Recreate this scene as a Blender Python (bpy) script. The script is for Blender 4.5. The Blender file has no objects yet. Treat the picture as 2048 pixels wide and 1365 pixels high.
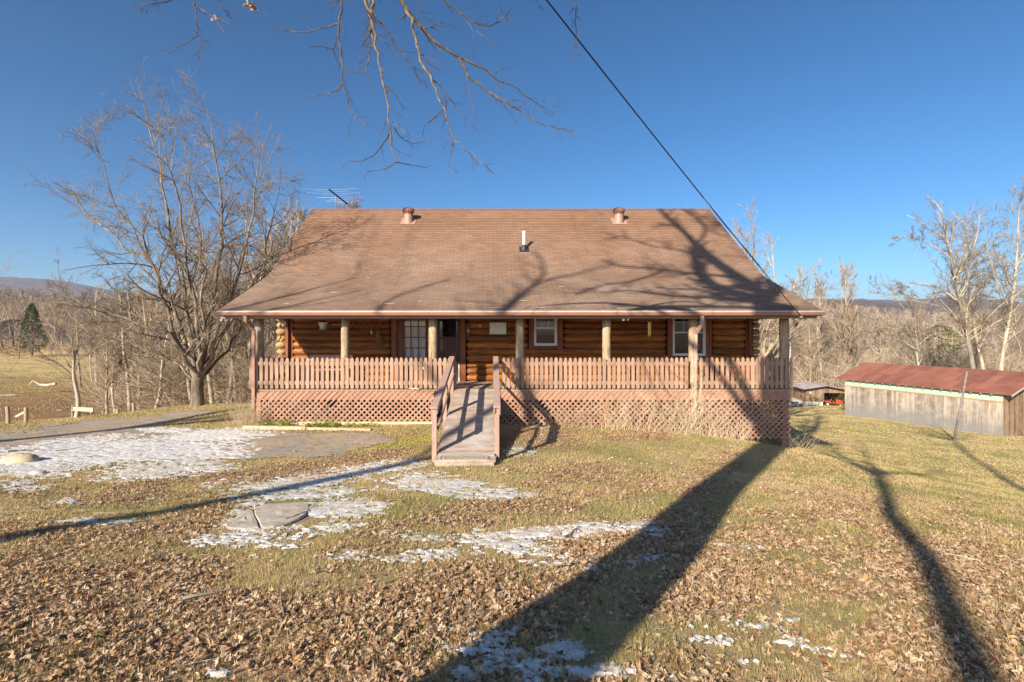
import bpy, math, random
import numpy as np
from mathutils import Vector, Matrix
R = math.radians
SC = bpy.context.scene
COL = SC.collection
F, CX, CY, CZ = 1008.0, 986.0, 660.0, 2.6      # focal length in photo pixels, vanishing point, eye height
AZ, EL = R(35), R(26)
SUN = np.array([math.sin(AZ)*math.cos(EL), math.cos(AZ)*math.cos(EL), -math.sin(EL)])   # travel direction of light

def P(px, py, Y):
    return np.array([(px-CX)*Y/F, Y, CZ-(py-CY)*Y/F])
def XP(px, Y): return (px-CX)*Y/F
def ZP(py, Y): return CZ-(py-CY)*Y/F

# ---------------------------------------------------------------- noise
def _hash(ix, iy, seed):
    h = (ix.astype(np.int64)*374761393 + iy.astype(np.int64)*668265263 + seed*1274126177) & 0xffffffff
    h = ((h ^ (h >> 13))*1274126177) & 0xffffffff
    return ((h ^ (h >> 16)) & 0xffffff)/float(0xffffff)
def vnoise(x, y, seed=0):
    x = np.asarray(x, float); y = np.asarray(y, float)
    ix, iy = np.floor(x), np.floor(y); fx, fy = x-ix, y-iy
    fx = fx*fx*(3-2*fx); fy = fy*fy*(3-2*fy)
    a = _hash(ix, iy, seed); b = _hash(ix+1, iy, seed); c = _hash(ix, iy+1, seed); d = _hash(ix+1, iy+1, seed)
    return (a*(1-fx)+b*fx)*(1-fy)+(c*(1-fx)+d*fx)*fy
def fbm(x, y, seed=0, o=4):
    s, a, t = 0, 1, 0
    for i in range(o):
        s = s+a*vnoise(x*2**i+i*17.3, y*2**i-i*9.1, seed+i); t += a; a *= .5
    return s/t       # 0..1

# ---------------------------------------------------------------- terrain
CT = [(0,0,1.0),(-6,0,1.22),(6,0,.72),(-6,5,.52),(0,2.5,.85),(3,2.8,.68),(0,5,.5),(0,7.5,.24),(0,10,.04),(5,5,.3),(5,10,-.12),
 (-5,10,.06),(0,14,0),(-7,14,-.02),(4,14,-.14),(6,14,-.3),(8,14,-.64),(8.2,11,-.52),(12,5,-.5),(15,14,-2.0),(20,10,-2.0),(10,20,-1.7),(0,20,-.5),(-7,18,-.1),
 (-7,25,-1),(30,28,-3.9),(31.6,45,-5.1),(35.2,34.7,-4.85),(25,30,-3.8),(39,60,-6.4),(20,45,-4.8),(10,40,-3.6),(-3,40,-2.6),
 (-13.1,13.4,.0),(-10.7,18.3,-.12),(-10,15.4,-.03),(-16,10,.25),(-25,8,.3),(-18,14.5,-.35),(-15,17,-.5),(-19,20,-1.7),(-14,23,-1.6),(-28.8,30,-3.05),(-24,27,-2.75),(-17,27,-2.4),(-33.4,38,-2.8),(-10,28,-1.9),
 (-44,50,-2.95),(-66,75,-2.7),(-95,110,-1.9),(-130,150,-1.5),(-60,60,-2.8),(-20,60,-2.8),(60,100,-7),(100,200,-6),(0,100,-4),(0,200,-3),(150,300,0),(60,60,-6.5),(60,30,-6),
 (0,-10,1.5),(-15,-10,1.9),(15,-10,.4),(-30,-20,2),(30,-20,-1.2),(-100,300,4),(-200,300,8),(-300,200,5),(300,200,-2),(0,350,2),(-80,-20,3),(80,-20,-6),(-200,0,4),(200,0,-8)]
CT = np.array(CT, float)
def _tps(r2): return r2*np.log(r2+1e-9)
def _fit():
    n = len(CT); d2 = ((CT[:,None,:2]-CT[None,:,:2])**2).sum(-1)
    K = _tps(d2)+np.eye(n)*1.0
    Pm = np.c_[np.ones(n), CT[:,:2]]
    A = np.block([[K, Pm],[Pm.T, np.zeros((3,3))]])
    return np.linalg.solve(A, np.r_[CT[:,2], 0,0,0])
_W = _fit()
def g0(x, y):
    x = np.asarray(x, float); y = np.asarray(y, float); sh = x.shape
    x = x.ravel(); y = y.ravel(); out = np.empty(len(x))
    for i in range(0, len(x), 60000):
        xx, yy = x[i:i+60000], y[i:i+60000]
        d2 = (xx[:,None]-CT[None,:,0])**2+(yy[:,None]-CT[None,:,1])**2
        out[i:i+60000] = _tps(d2)@_W[:-3]+_W[-3]+_W[-2]*xx+_W[-1]*yy
    return out.reshape(sh)
def g(x, y):
    x = np.asarray(x, float); y = np.asarray(y, float)
    z = g0(np.clip(x,-300,300), np.clip(y,-60,350))
    r = np.hypot(x, y)
    z = z + (fbm(x*.9, y*.9, 5, 3)-.5)*.05 + (fbm(x*.08, y*.08, 9, 3)-.5)*np.clip((r-25)/60, 0, 1)*1.0
    return z
def gz(x, y): return float(g(np.array([x]), np.array([y]))[0])
def hit(px, py):
    t = np.exp(np.linspace(math.log(1.5), math.log(500), 3000))
    X = (px-CX)/F*t; Z = CZ-(py-CY)/F*t
    k = np.argmax(Z < g(X, t))
    return np.array([X[k], t[k], Z[k]])
def topx(x, y, z): return CX+F*x/y, CY-(z-CZ)*F/y

# ---------------------------------------------------------------- mesh builder
class MB:
    def __init__(s, seed=1):
        s.v = []; s.q = []; s.t = []; s.n = 0; s.rq = []; s.rnd = []; s.rng = random.Random(seed); s.poly = []
    def _add(s, v, q=None, t=None, r=None, poly=None):
        v = np.asarray(v, float).reshape(-1, 3)
        if q is not None and len(q): s.q.append(np.asarray(q, np.int64)+s.n)
        if t is not None and len(t): s.t.append(np.asarray(t, np.int64)+s.n)
        if poly: s.poly += [[i+s.n for i in p] for p in poly]
        s.v.append(v)
        if r is None: r = s.rng.random()
        s.rnd.append(np.full(len(v), r) if np.isscalar(r) else np.asarray(r, float))
        s.n += len(v)
        return s
    def box(s, x0, x1, y0, y1, z0, z1, r=None):
        return s.obox(((x0+x1)/2, (y0+y1)/2, (z0+z1)/2), (1,0,0), (0,1,0), (0,0,1), abs(x1-x0)/2, abs(y1-y0)/2, abs(z1-z0)/2, r)
    def obox(s, c, u, v, w, a, b, d, r=None):
        c, u, v, w = (np.asarray(k, float) for k in (c, u, v, w))
        pts = [c+i*a*u+j*b*v+k*d*w for i in (-1,1) for j in (-1,1) for k in (-1,1)]
        return s._add(pts, q=[(0,1,3,2),(4,6,7,5),(0,4,5,1),(2,3,7,6),(0,2,6,4),(1,5,7,3)], r=r)
    def beam(s, p, q, w, h, up=(0,0,1), r=None):
        p, q = np.asarray(p, float), np.asarray(q, float); d = q-p; L = np.linalg.norm(d); d = d/L
        side = np.cross(d, up); side = side/np.linalg.norm(side); u2 = np.cross(side, d)
        return s.obox((p+q)/2, d, side, u2, L/2, w/2, h/2, r)
    def prism(s, pts, axis_off, r=None):          # pts: planar polygon in 3D; axis_off: extrusion vector
        pts = np.asarray(pts, float); n = len(pts); o = np.asarray(axis_off, float)
        q = [(i, (i+1)%n, n+(i+1)%n, n+i) for i in range(n)]
        return s._add(np.r_[pts, pts+o], q=q, poly=[list(range(n))[::-1], list(range(n, 2*n))], r=r)
    def tube(s, pts, rad, n=8, cap=True, r=None):
        pts = np.asarray(pts, float)[None]; rad = np.broadcast_to(np.asarray(rad, float), (pts.shape[1],))[None]
        return s.tubes(pts, rad, n, cap, r)
    def tubes(s, pts, rad, n=3, cap=False, r=None):      # batched (B,m,3),(B,m)
        B, m, _ = pts.shape
        T = np.empty_like(pts); T[:,1:-1] = pts[:,2:]-pts[:,:-2]; T[:,0] = pts[:,1]-pts[:,0]; T[:,-1] = pts[:,-1]-pts[:,-2]
        T /= np.linalg.norm(T, axis=-1, keepdims=True)+1e-9
        ref = np.where(np.abs(T[:,:1,2:3]) > .92, np.array([1.,0,0]), np.array([0,0,1.]))
        ref = np.broadcast_to(ref, T.shape)
        U = np.cross(T, ref); U /= np.linalg.norm(U, axis=-1, keepdims=True)+1e-9
        W = np.cross(T, U)
        a = np.arange(n)*2*math.pi/n
        ring = pts[:,:,None,:]+rad[:,:,None,None]*(np.cos(a)[None,None,:,None]*U[:,:,None,:]+np.sin(a)[None,None,:,None]*W[:,:,None,:])
        V = ring.reshape(B, m*n, 3)
        i = np.arange(m-1)[:,None]*n; j = np.arange(n)[None]
        q = np.stack([i+j, i+(j+1)%n, i+n+(j+1)%n, i+n+j], -1).reshape(-1, 4)[:, ::-1]
        q = (q[None]+(np.arange(B)*m*n)[:,None,None]).reshape(-1, 4)
        if r is None: r = np.repeat(np.random.RandomState(s.rng.randrange(10**6)).rand(B), m*n)
        poly = None
        if cap:
            poly = []
            for b in range(B): poly += [[b*m*n+k for k in range(n)], [b*m*n+(m-1)*n+k for k in range(n)][::-1]]
        return s._add(V.reshape(-1, 3), q=q, r=r, poly=poly)
    def lathe(s, c, prof, n=20, r=None):          # prof: (radius, z) list
        prof = [(max(a, 1e-4), b) for a, b in prof]
        m = len(prof); V = []
        for a, b in prof:
            for k in range(n): V.append((c[0]+a*math.cos(2*math.pi*k/n), c[1]+a*math.sin(2*math.pi*k/n), c[2]+b))
        q = [(i*n+j, i*n+(j+1)%n, (i+1)*n+(j+1)%n, (i+1)*n+j) for i in range(m-1) for j in range(n)]
        return s._add(V, q=q, r=r, poly=[list(range(n))[::-1], [(m-1)*n+k for k in range(n)]])
    def sphere(s, c, a, b=None, d=None, n=12, r=None, noise=0, seed=0):
        b = b or a; d = d or a; V = []; m = n//2
        rg = random.Random(seed)
        for i in range(m+1):
            th = math.pi*i/m
            for j in range(n):
                ph = 2*math.pi*j/n; k = 1+noise*(rg.random()-.5)
                V.append((c[0]+a*k*max(math.sin(th), .02)*math.cos(ph), c[1]+b*k*max(math.sin(th), .02)*math.sin(ph), c[2]+d*k*math.cos(th)))
        q = [(i*n+j, (i+1)*n+j, (i+1)*n+(j+1)%n, i*n+(j+1)%n) for i in range(m) for j in range(n)]
        return s._add(V, q=q, r=r, poly=[list(range(n)), [m*n+k for k in range(n)][::-1]])
    def mesh(s, name, origin=(0,0,0), smooth=False):
        V = np.concatenate(s.v)-np.asarray(origin, float)
        me = bpy.data.meshes.new(name)
        me.vertices.add(len(V)); me.vertices.foreach_set('co', V.astype(np.float32).ravel())
        loops = []; tot = []
        if s.q: q = np.concatenate(s.q); loops.append(q.ravel()); tot.append(np.full(len(q), 4))
        if s.t: t = np.concatenate(s.t); loops.append(t.ravel()); tot.append(np.full(len(t), 3))
        if s.poly:
            loops.append(np.array([i for p in s.poly for i in p], np.int64)); tot.append(np.array([len(p) for p in s.poly]))
        loops = np.concatenate(loops); tot = np.concatenate(tot); st = np.r_[0, np.cumsum(tot)[:-1]]
        me.loops.add(len(loops)); me.loops.foreach_set('vertex_index', loops.astype(np.int32))
        me.polygons.add(len(tot)); me.polygons.foreach_set('loop_start', st.astype(np.int32)); me.polygons.foreach_set('loop_total', tot.astype(np.int32))
        me.update(calc_edges=True)
        at = me.attributes.new('rnd', 'FLOAT', 'POINT'); at.data.foreach_set('value', np.concatenate(s.rnd).astype(np.float32))
        me.polygons.foreach_set('use_smooth', np.full(len(tot), bool(smooth)))
        return me
    def build(s, name, mat, parent=None, smooth=False, origin=None):
        wo = np.zeros(3)
        if parent is not None: wo = np.array(world_loc(parent))
        elif origin is not None: wo = np.asarray(origin, float)
        elif s.v:
            V = np.concatenate(s.v); wo = np.array([(V[:,0].min()+V[:,0].max())/2, (V[:,1].min()+V[:,1].max())/2, V[:,2].min()])
        me = s.mesh(name, wo, smooth)
        o = bpy.data.objects.new(name, me); COL.objects.link(o)
        if mat: me.materials.append(mat)
        if parent is not None: o.parent = parent
        else: o.location = wo
        return o
def world_loc(o):
    l = Vector(o.location)
    while o.parent: o = o.parent; l += Vector(o.location)
    return l
def tag(o, label=None, cat=None, group=None, kind=None):
    if label: o['label'] = label
    if cat: o['category'] = cat
    if group: o['group'] = group
    if kind: o['kind'] = kind
    return o
def empty(name, loc, label, cat, group=None):
    o = bpy.data.objects.new(name, None); COL.objects.link(o); o.location = tuple(float(k) for k in loc); o.empty_display_size = .2
    return tag(o, label, cat, group)
def copy_tree(o, parent=None):
    c = o.copy(); COL.objects.link(c)
    if parent: c.parent = parent
    for ch in list(o.children): copy_tree(ch, c)
    return c

# ---------------------------------------------------------------- materials
class NT:
    def __init__(s, name):
        s.m = bpy.data.materials.new(name); s.m.use_nodes = True; s.nt = s.m.node_tree
        s.b = s.nt.nodes['Principled BSDF']; s.out = s.nt.nodes['Material Output']
        s.tc = s.n('ShaderNodeTexCoord'); s.geo = None
    def n(s, t, **k):
        x = s.nt.nodes.new(t)
        for a, b in k.items():
            if hasattr(x, a): setattr(x, a, b)
            else: x.inputs[a].default_value = b
        return x
    def l(s, a, b): s.nt.links.new(a, b)
    def map(s, scale=(1,1,1), src='Object', rot=(0,0,0)):
        m = s.n('ShaderNodeMapping'); s.l(s.tc.outputs[src], m.inputs['Vector']); m.inputs['Scale'].default_value = scale; m.inputs['Rotation'].default_value = rot
        return m.outputs[0]
    def noise(s, scale, vec=None, detail=6, rough=.6, dist=0):
        x = s.n('ShaderNodeTexNoise'); x.inputs['Scale'].default_value = scale; x.inputs['Detail'].default_value = detail
        x.inputs['Roughness'].default_value = rough; x.inputs['Distortion'].default_value = dist
        s.l(vec if vec else s.tc.outputs['Object'], x.inputs['Vector']); return x.outputs['Fac']
    def ramp(s, fac, stops, interp='LINEAR'):
        r = s.n('ShaderNodeValToRGB'); e = r.color_ramp.elements; r.color_ramp.interpolation = interp
        while len(e) < len(stops): e.new(.5)
        for k, (p, c) in enumerate(stops):
            e[k].position = p; e[k].color = (c, c, c, 1) if not hasattr(c, '__len__') else (*c, 1)
        s.l(fac, r.inputs[0]); return r.outputs[0]
    def mix(s, f, a, b, mode='MIX'):
        x = s.n('ShaderNodeMix'); x.data_type = 'RGBA'; x.blend_type = mode
        for k, v in ((0, f), (6, a), (7, b)):
            if hasattr(v, 'links'): s.l(v, x.inputs[k])
            elif k == 0: x.inputs[0].default_value = v
            else: x.inputs[k].default_value = (*v, 1)
        return x.outputs[2]
    def math(s, op, a, b=0, clamp=False):
        x = s.n('ShaderNodeMath'); x.operation = op; x.use_clamp = clamp
        for k, v in ((0, a), (1, b)):
            if hasattr(v, 'links'): s.l(v, x.inputs[k])
            else: x.inputs[k].default_value = v
        return x.outputs[0]
    def attr(s, name='rnd'):
        a = s.n('ShaderNodeAttribute'); a.attribute_name = name; return a.outputs['Fac']
    def bump(s, h, strength=.5, dist=.02, prev=None):
        b = s.n('ShaderNodeBump'); b.inputs['Strength'].default_value = strength; b.inputs['Distance'].default_value = dist
        s.l(h, b.inputs['Height'])
        if prev: s.l(prev, b.inputs['Normal'])
        return b.outputs[0]
    def fin(s, col, rough=.8, normal=None, spec=.3, metal=0):
        if hasattr(col, 'links'): s.l(col, s.b.inputs['Base Color'])
        else: s.b.inputs['Base Color'].default_value = (*col, 1)
        if hasattr(rough, 'links'): s.l(rough, s.b.inputs['Roughness'])
        else: s.b.inputs['Roughness'].default_value = rough
        s.b.inputs['Specular IOR Level'].default_value = spec; s.b.inputs['Metallic'].default_value = metal
        if normal: s.l(normal, s.b.inputs['Normal'])
        return s.m

def simple(name, c, rough=.6, var=.12, scale=6, spec=.3, metal=0, bump=.15):
    t = NT(name); n = t.noise(scale); n2 = t.noise(scale*9)
    f = t.ramp(n, [(.3, 1-var), (.7, 1+var)])
    col = t.mix(1, c, f, 'MULTIPLY')
    return t.fin(col, rough, t.bump(n2, bump, .005), spec, metal)

def wood(name, c1, c2, grain=(1.2, 22, 22), rough=.75, dark=(.03,.02,.015), rv=.35, knots=True, weather=None):
    t = NT(name); v = t.map(grain)
    n = t.noise(1, v, 6, .7, 1.6); n2 = t.noise(1.7, v, 5, .65, .8)
    col = t.mix(t.ramp(n, [(.35, 0), (.65, 1)]), c1, c2)
    col = t.mix(t.ramp(n2, [(.46, 0), (.66, .8)]), col, dark)
    r = t.attr(); col = t.mix(1, col, t.ramp(r, [(0, 1-rv), (1, 1+rv*.6)]), 'MULTIPLY')
    if knots:
        k = t.n('ShaderNodeTexVoronoi'); k.inputs['Scale'].default_value = 3.1; t.l(t.map((.9,1,2.2)), k.inputs['Vector'])
        col = t.mix(t.ramp(k.outputs['Distance'], [(.04, .85), (.13, 0)]), col, dark)
    if weather:
        w = t.noise(2.2, None, 5, .6); col = t.mix(t.ramp(w, [(.48, 0), (.68, .75)]), col, weather)
    return t.fin(col, rough, t.bump(n, .35, .006))

def painted_wood(name, c, worn, rough=.7, amt=.35):
    t = NT(name); n = t.noise(9, t.map((1,1,.35)), 6, .7); n3 = t.noise(60, t.map((1,1,.08)), 3); w = t.noise(2.0, None, 5)
    col = t.mix(t.ramp(n, [(.45, 0), (.78, amt)]), c, worn)
    r = t.attr(); col = t.mix(1, col, t.ramp(r, [(0, .82), (1, 1.12)]), 'MULTIPLY')
    col = t.mix(t.ramp(w, [(.58, 0), (.75, .35)]), col, tuple(k*.45 for k in c))
    return t.fin(col, rough, t.bump(n3, .3, .003))
HAZE = True
# ================================================================ GROUND
def blobs(px, py, L, k=1.0):
    m = np.zeros_like(px)
    for (cx, cy, rx, ry, ang, s) in L:
        a = R(ang); dx = px-cx; dy = py-cy
        u = (dx*math.cos(a)+dy*math.sin(a))/rx/k; v = (-dx*math.sin(a)+dy*math.cos(a))/ry/k
        m = np.maximum(m, s*np.clip(1.25-(u*u+v*v), 0, 1))
    return m
SNOW = [(230,905,230,22,-2,1.1),(60,935,110,20,0,1.0),(330,905,150,20,0,1),(160,885,110,10,-6,.8),(430,872,110,12,-3,1.1),(330,862,50,6,0,.8),(330,942,130,16,-3,.9),(230,960,60,8,0,.45),
 (130,1005,35,7,0,.8),(30,975,60,12,0,.7),(470,965,90,8,-8,.35),(620,962,160,16,-8,.85),(760,938,90,12,-8,.8),(900,975,130,15,5,.85),(980,992,80,9,0,.8),(850,955,60,10,0,.7),
 (500,1075,110,16,-5,.85),(640,1060,90,12,-8,.7),(680,1020,90,16,0,.9),(720,1015,70,10,0,.7),(470,1035,60,14,-30,.6),(600,990,150,10,-3,.8),(560,1090,60,9,0,.5),(430,1068,30,9,0,.5),
 (1150,1065,150,14,-4,.9),(1060,1100,110,18,10,.85),(1090,1120,60,12,0,.6),(880,1110,110,11,-6,.75),(960,1080,90,9,0,.7),(820,1075,80,9,5,.6),(1250,1060,90,10,5,.6),(700,1115,60,8,0,.5),
 (130,1048,70,7,-4,.6),(230,1047,50,6,-4,.6),(60,1050,40,5,0,.4),(300,1000,25,4,0,.3),(700,1000,60,8,0,.5),
 (1000,1320,120,34,20,.75),(1130,1300,60,20,0,.75),(960,1350,90,20,0,.7),(1180,1140,40,10,0,.6),(1300,1120,50,10,0,.4),(1200,1345,60,14,0,.6),(1000,1265,40,10,0,.4),
 (1500,1255,70,10,8,.42),(1600,1290,60,9,8,.4),(1420,1285,60,8,0,.42),(1560,1245,40,7,0,.4),(1690,1310,50,8,0,.35),(1640,1265,40,7,0,.35),(1480,1330,60,9,0,.35),(1500,1095,60,5,4,.35),
 (150,1270,26,5,0,.4),(260,1285,26,6,0,.45),(420,1350,60,6,0,.3),(350,1345,20,6,0,.4),(1480,895,16,3,0,.5),(1090,870,30,14,0,.35),(1040,900,30,12,0,.5)]
LITTER = [(150,1250,420,220,0,1.1),(500,1290,420,130,0,1.1),(850,1250,260,110,-20,1.1),(1180,1130,160,60,-25,.95),(1340,1060,160,60,-30,.85),(1200,960,230,40,0,.75),(1080,880,120,30,0,1.0),(1250,872,120,14,0,.8),
 (1420,960,90,50,-40,.8),(1500,1010,150,60,0,.45),(1560,1110,260,70,5,.65),(1850,1040,220,50,5,.5),(1900,1150,220,90,0,.85),(1930,1290,230,100,0,.85),(1640,1010,160,40,0,.6),(1380,1190,160,60,0,.8),
 (350,960,200,16,-3,.45),(520,950,190,22,-6,.85),(750,915,120,16,-8,.9),(600,930,120,10,-5,.7),(200,990,260,30,0,.6),(150,1100,260,60,-8,.9),(420,1030,160,30,-10,.7),(700,1120,150,40,0,.55),(900,1040,120,24,0,.8),
 (1040,1010,140,30,0,.75),(760,1070,100,26,0,.6),(640,862,130,8,0,.7),(1100,1230,130,60,-30,.75),(1020,1350,180,60,0,.6),(1350,1330,150,50,0,.45),(1700,1180,200,30,0,.6),(780,1000,80,20,0,.55),(860,905,12,14,0,.6)]
GREENLESS = [(1500,1290,260,70,0,.8),(900,1130,160,26,-10,.7),(300,1090,120,24,0,.4),(1300,905,160,16,0,.5),(1640,900,160,60,0,.5)]
MOSS = [(800,885,70,14,-4,1.0),(850,878,40,12,0,.9),(720,900,60,7,0,.7),(620,912,80,5,0,.4),(620,856,110,6,0,.6)]
DRIVE = [(-150,895),(0,868),(150,848),(260,835),(330,826),(400,820),(455,824),(400,834),(330,846),(340,858),(430,862),(520,870),(640,866),(745,866),(775,878),(740,892),(690,905),(600,912),(480,918),(380,926),(280,925),(150,930),(0,935),(-300,950)]
def inpoly(px, py, poly):
    r = np.zeros(px.shape, bool); n = len(poly)
    for i in range(n):
        (x1, y1), (x2, y2) = poly[i], poly[(i+1) % n]
        c = ((y1 > py) != (y2 > py)) & (px < (x2-x1)*(py-y1)/((y2-y1) or 1e-9)+x1)
        r ^= c
    return r
def pxof(x, y, z=None):
    if z is None: z = g(x, y)
    yy = np.maximum(y, .3)
    return np.where(y > .3, CX+F*x/yy, -9999), np.where(y > .3, CY-(z-CZ)*F/yy, 9999)
def litter(x, y, z=None):
    px, py = pxof(x, y, z)
    m = blobs(px, py, LITTER)
    back = (y < 2.6)
    m = np.where(back, .7, m)
    n = fbm(x*1.7, y*1.7, 31, 4); n2 = fbm(x*.5, y*.5, 77, 3)
    far = np.clip((y-16)/6, 0, 1)
    v = np.clip(m*1.05+(n-.5)*1.5+(n2-.5)*.6, 0, 1)
    return v*(1-far)
def snowm(x, y, z=None):
    px, py = pxof(x, y, z)
    m = blobs(px, py, SNOW, 1.22)
    n = fbm(x*2.6+3, y*6.5, 11, 5); n2 = fbm(x*16, y*22, 12, 2)
    n3 = fbm(x*7, y*15, 13, 3); n4 = fbm(x*45, y*60, 14, 2); hf = np.where((px < 560) & (py < 945), .85, 1.); return m*.93-.5*(m < .12)+(n-.5)*1.0+hf*((n3-.5)*1.3+(n2-.5)*1.8+(n4-.5)*1.7)

# one sheet to the horizon, finer near the camera
def ground_sheet():
    yb = -np.geomspace(2, 400, 40)[::-1]-0
    yf = np.r_[np.arange(-2, 16, .1), 16*np.exp(np.arange(0, math.log(3600/16), .022))]
    ys = np.r_[yb[:-1], yf]
    u = np.linspace(-1, 1, 421); u = np.sign(u)*np.abs(u)**1.7
    half = np.where(ys > 0, (ys+9)*2.3, 12+np.abs(ys)*1.5)
    X = u[None]*half[:,None]; Y = np.broadcast_to(ys[:,None], X.shape)
    Z = g(X, Y); m = len(u)
    far = np.clip((np.hypot(X, Y)-340)/300, 0, 1); Z = Z*(1-far)+(-4)*far
    i = np.arange(len(ys)-1)[:,None]*m; j = np.arange(m-1)[None]
    q = np.stack([i+j, i+j+1, i+m+j+1, i+m+j], -1).reshape(-1, 4)
    b = MB(); b._add(np.stack([X, Y, Z], -1).reshape(-1, 3), q=q, r=0)
    o = b.build('ground', M_ground, smooth=True, origin=(0,0,0))
    px, py = pxof(X, Y, Z)
    for nm, val in (('litter', litter(X, Y, Z)), ('moss', blobs(px, py, MOSS)*(Y > 3))):
        at = o.data.attributes.new(nm, 'FLOAT', 'POINT'); at.data.foreach_set('value', val.astype(np.float32).ravel())
    tag(o, kind='structure')

def ground_mat():
    t = NT('ground'); big = t.noise(.35, None, 6, .6); mid = t.noise(2.2, None, 7, .65); fine = t.noise(30, None, 7, .75); vf = t.noise(160, None, 3, .7)
    grass = t.mix(t.ramp(mid, [(.42, 0), (.6, 1)]), (.48,.35,.185), (.33,.31,.12))
    grass = t.mix(t.ramp(big, [(.4, .0), (.68, .75)]), grass, (.66,.49,.28))
    grass = t.mix(t.ramp(fine, [(.35, .55), (.6, 0)]), grass, (.26,.20,.09))
    leafc = t.ramp(t.noise(26, None, 3, .6), [(.3, (.16,.09,.05)), (.5, (.42,.26,.16)), (.7, (.62,.42,.27))])
    lf = t.math('ADD', t.attr('litter'), t.math('MULTIPLY', t.math('SUBTRACT', fine, .5), 1.4))
    col = t.mix(t.ramp(lf, [(.35, 0), (.75, 1)]), grass, leafc)
    mo = t.math('ADD', t.attr('moss'), t.math('MULTIPLY', t.math('SUBTRACT', t.noise(5, None, 6), .5), 1.5))
    col = t.mix(t.ramp(mo, [(.45, 0), (.7, .9)]), col, (.38,.36,.03))
    sp = t.n('ShaderNodeSeparateXYZ'); t.l(t.tc.outputs['Object'], sp.inputs[0])
    # far pasture: golden crest, darker brown hollow; brown forest floor further out
    fy = t.ramp(t.math('MULTIPLY', sp.outputs['Y'], 1/200), [(.095, 0), (.14, 1)])
    past = t.ramp(t.math('ADD', t.math('MULTIPLY', sp.outputs['Y'], 1/130), t.math('MULTIPLY', t.noise(.06, None, 5), .2)),
       [(.22, (.40,.22,.10)), (.36, (.26,.15,.08)), (.48, (.36,.24,.10)), (.62, (.52,.38,.17)), (.85, (.64,.43,.19)), (1, (.46,.30,.14))])
    past = t.mix(t.ramp(t.noise(.5, t.map((.5,1.6,1)), 6, .7), [(.45, 0), (.7, .8)]), past, (.12,.08,.045))
    left = t.ramp(sp.outputs['X'], [(0, 1), (.02, 0)])
    f2 = t.math('MULTIPLY', fy, t.ramp(t.math('MULTIPLY', sp.outputs['X'], -1), [(0, 0), (1, 1)]))
    col = t.mix(f2, col, past)
    fw = t.ramp(t.math('MULTIPLY', sp.outputs['Y'], 1/400), [(.16, 0), (.22, 1)])
    fwr = t.math('MULTIPLY', fw, t.ramp(sp.outputs['X'], [(0, 0), (1, 1)]))
    col = t.mix(fwr, col, (.24,.17,.10))
    fa = t.ramp(t.math('MULTIPLY', sp.outputs['Y'], 1/1000), [(.13, 0), (.18, 1)])
    col = t.mix(fa, col, (.22,.155,.10))
    nrm = t.bump(fine, .7, .05); nrm = t.bump(vf, .6, .012, nrm)
    return t.fin(col, .95, nrm, .1)
M_ground = ground_mat()
ground_sheet()

def sheet(name, x0, x1, y0, y1, cell, fn, off, mat, kind, label=None, cat=None, jit=.35):
    nx, ny = int((x1-x0)/cell)+1, int((y1-y0)/cell)+1
    X, Y = np.meshgrid(x0+np.arange(nx)*cell, y0+np.arange(ny)*cell)
    rs = np.random.RandomState(4)
    X = X+(rs.rand(*X.shape)-.5)*cell*jit*2; Y = Y+(rs.rand(*Y.shape)-.5)*cell*jit*2
    Z = g(X, Y); v = fn(X, Y, Z)
    c = (v[:-1,:-1]+v[1:,:-1]+v[:-1,1:]+v[1:,1:])/4
    i, j = np.nonzero(c > 0); a = i*nx+j
    q = np.stack([a, a+1, a+nx+1, a+nx], -1)
    used, inv = np.unique(q, return_inverse=True); q = inv.reshape(-1, 4)
    h = off(v) if callable(off) else off
    V = np.stack([X, Y, Z+h], -1).reshape(-1, 3)[used]
    b = MB(); b._add(V, q=q, r=0); return b, V, q
def drive_fn(X, Y, Z):
    px, py = pxof(X, Y, Z)
    k = (fbm(X*1.3, Y*1.3, 3, 4)-.5)
    return inpoly(px+k*90, py+k*12, DRIVE)*2.0-1
def drive_mat():
    t = NT('driveway'); a = t.noise(1.0, None, 6, .65); f = t.noise(55, None, 4, .8); v = t.n('ShaderNodeTexVoronoi'); v.inputs['Scale'].default_value = 45; t.l(t.tc.outputs['Object'], v.inputs['Vector'])
    col = t.mix(t.ramp(a, [(.4, 0), (.62, 1)]), (.38,.345,.31), (.56,.45,.33))
    col = t.mix(t.ramp(v.outputs['Color'], [(.2, .6), (.9, 0)]), col, (.10,.09,.085))
    col = t.mix(t.ramp(t.noise(2.5, None, 6, .7), [(.46, 0), (.60, .85)]), col, (.44,.31,.18)); col = t.mix(t.ramp(t.noise(11, None, 6, .8), [(.5, 0), (.65, .6)]), col, (.16,.12,.09))
    cr = t.n('ShaderNodeTexVoronoi', feature='DISTANCE_TO_EDGE'); cr.inputs['Scale'].default_value = 1.1
    nz = t.n('ShaderNodeTexNoise'); nz.inputs['Scale'].default_value = 3; t.l(t.tc.outputs['Object'], nz.inputs['Vector'])
    t.l(t.mix(.45, t.tc.outputs['Object'], nz.outputs['Color']), cr.inputs['Vector'])
    col = t.mix(t.ramp(cr.outputs['Distance'], [(.003, .55), (.014, 0)]), col, (.08,.07,.06))
    return t.fin(col, .9, t.bump(v.outputs['Distance'], .4, .006), .2)
b, _, _ = sheet('driveway', -26, -1.5, 7.5, 19, .07, drive_fn, .012, None, None)
o = b.build('driveway', drive_mat(), smooth=True, origin=(0,0,0)); tag(o, kind='structure')

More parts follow.
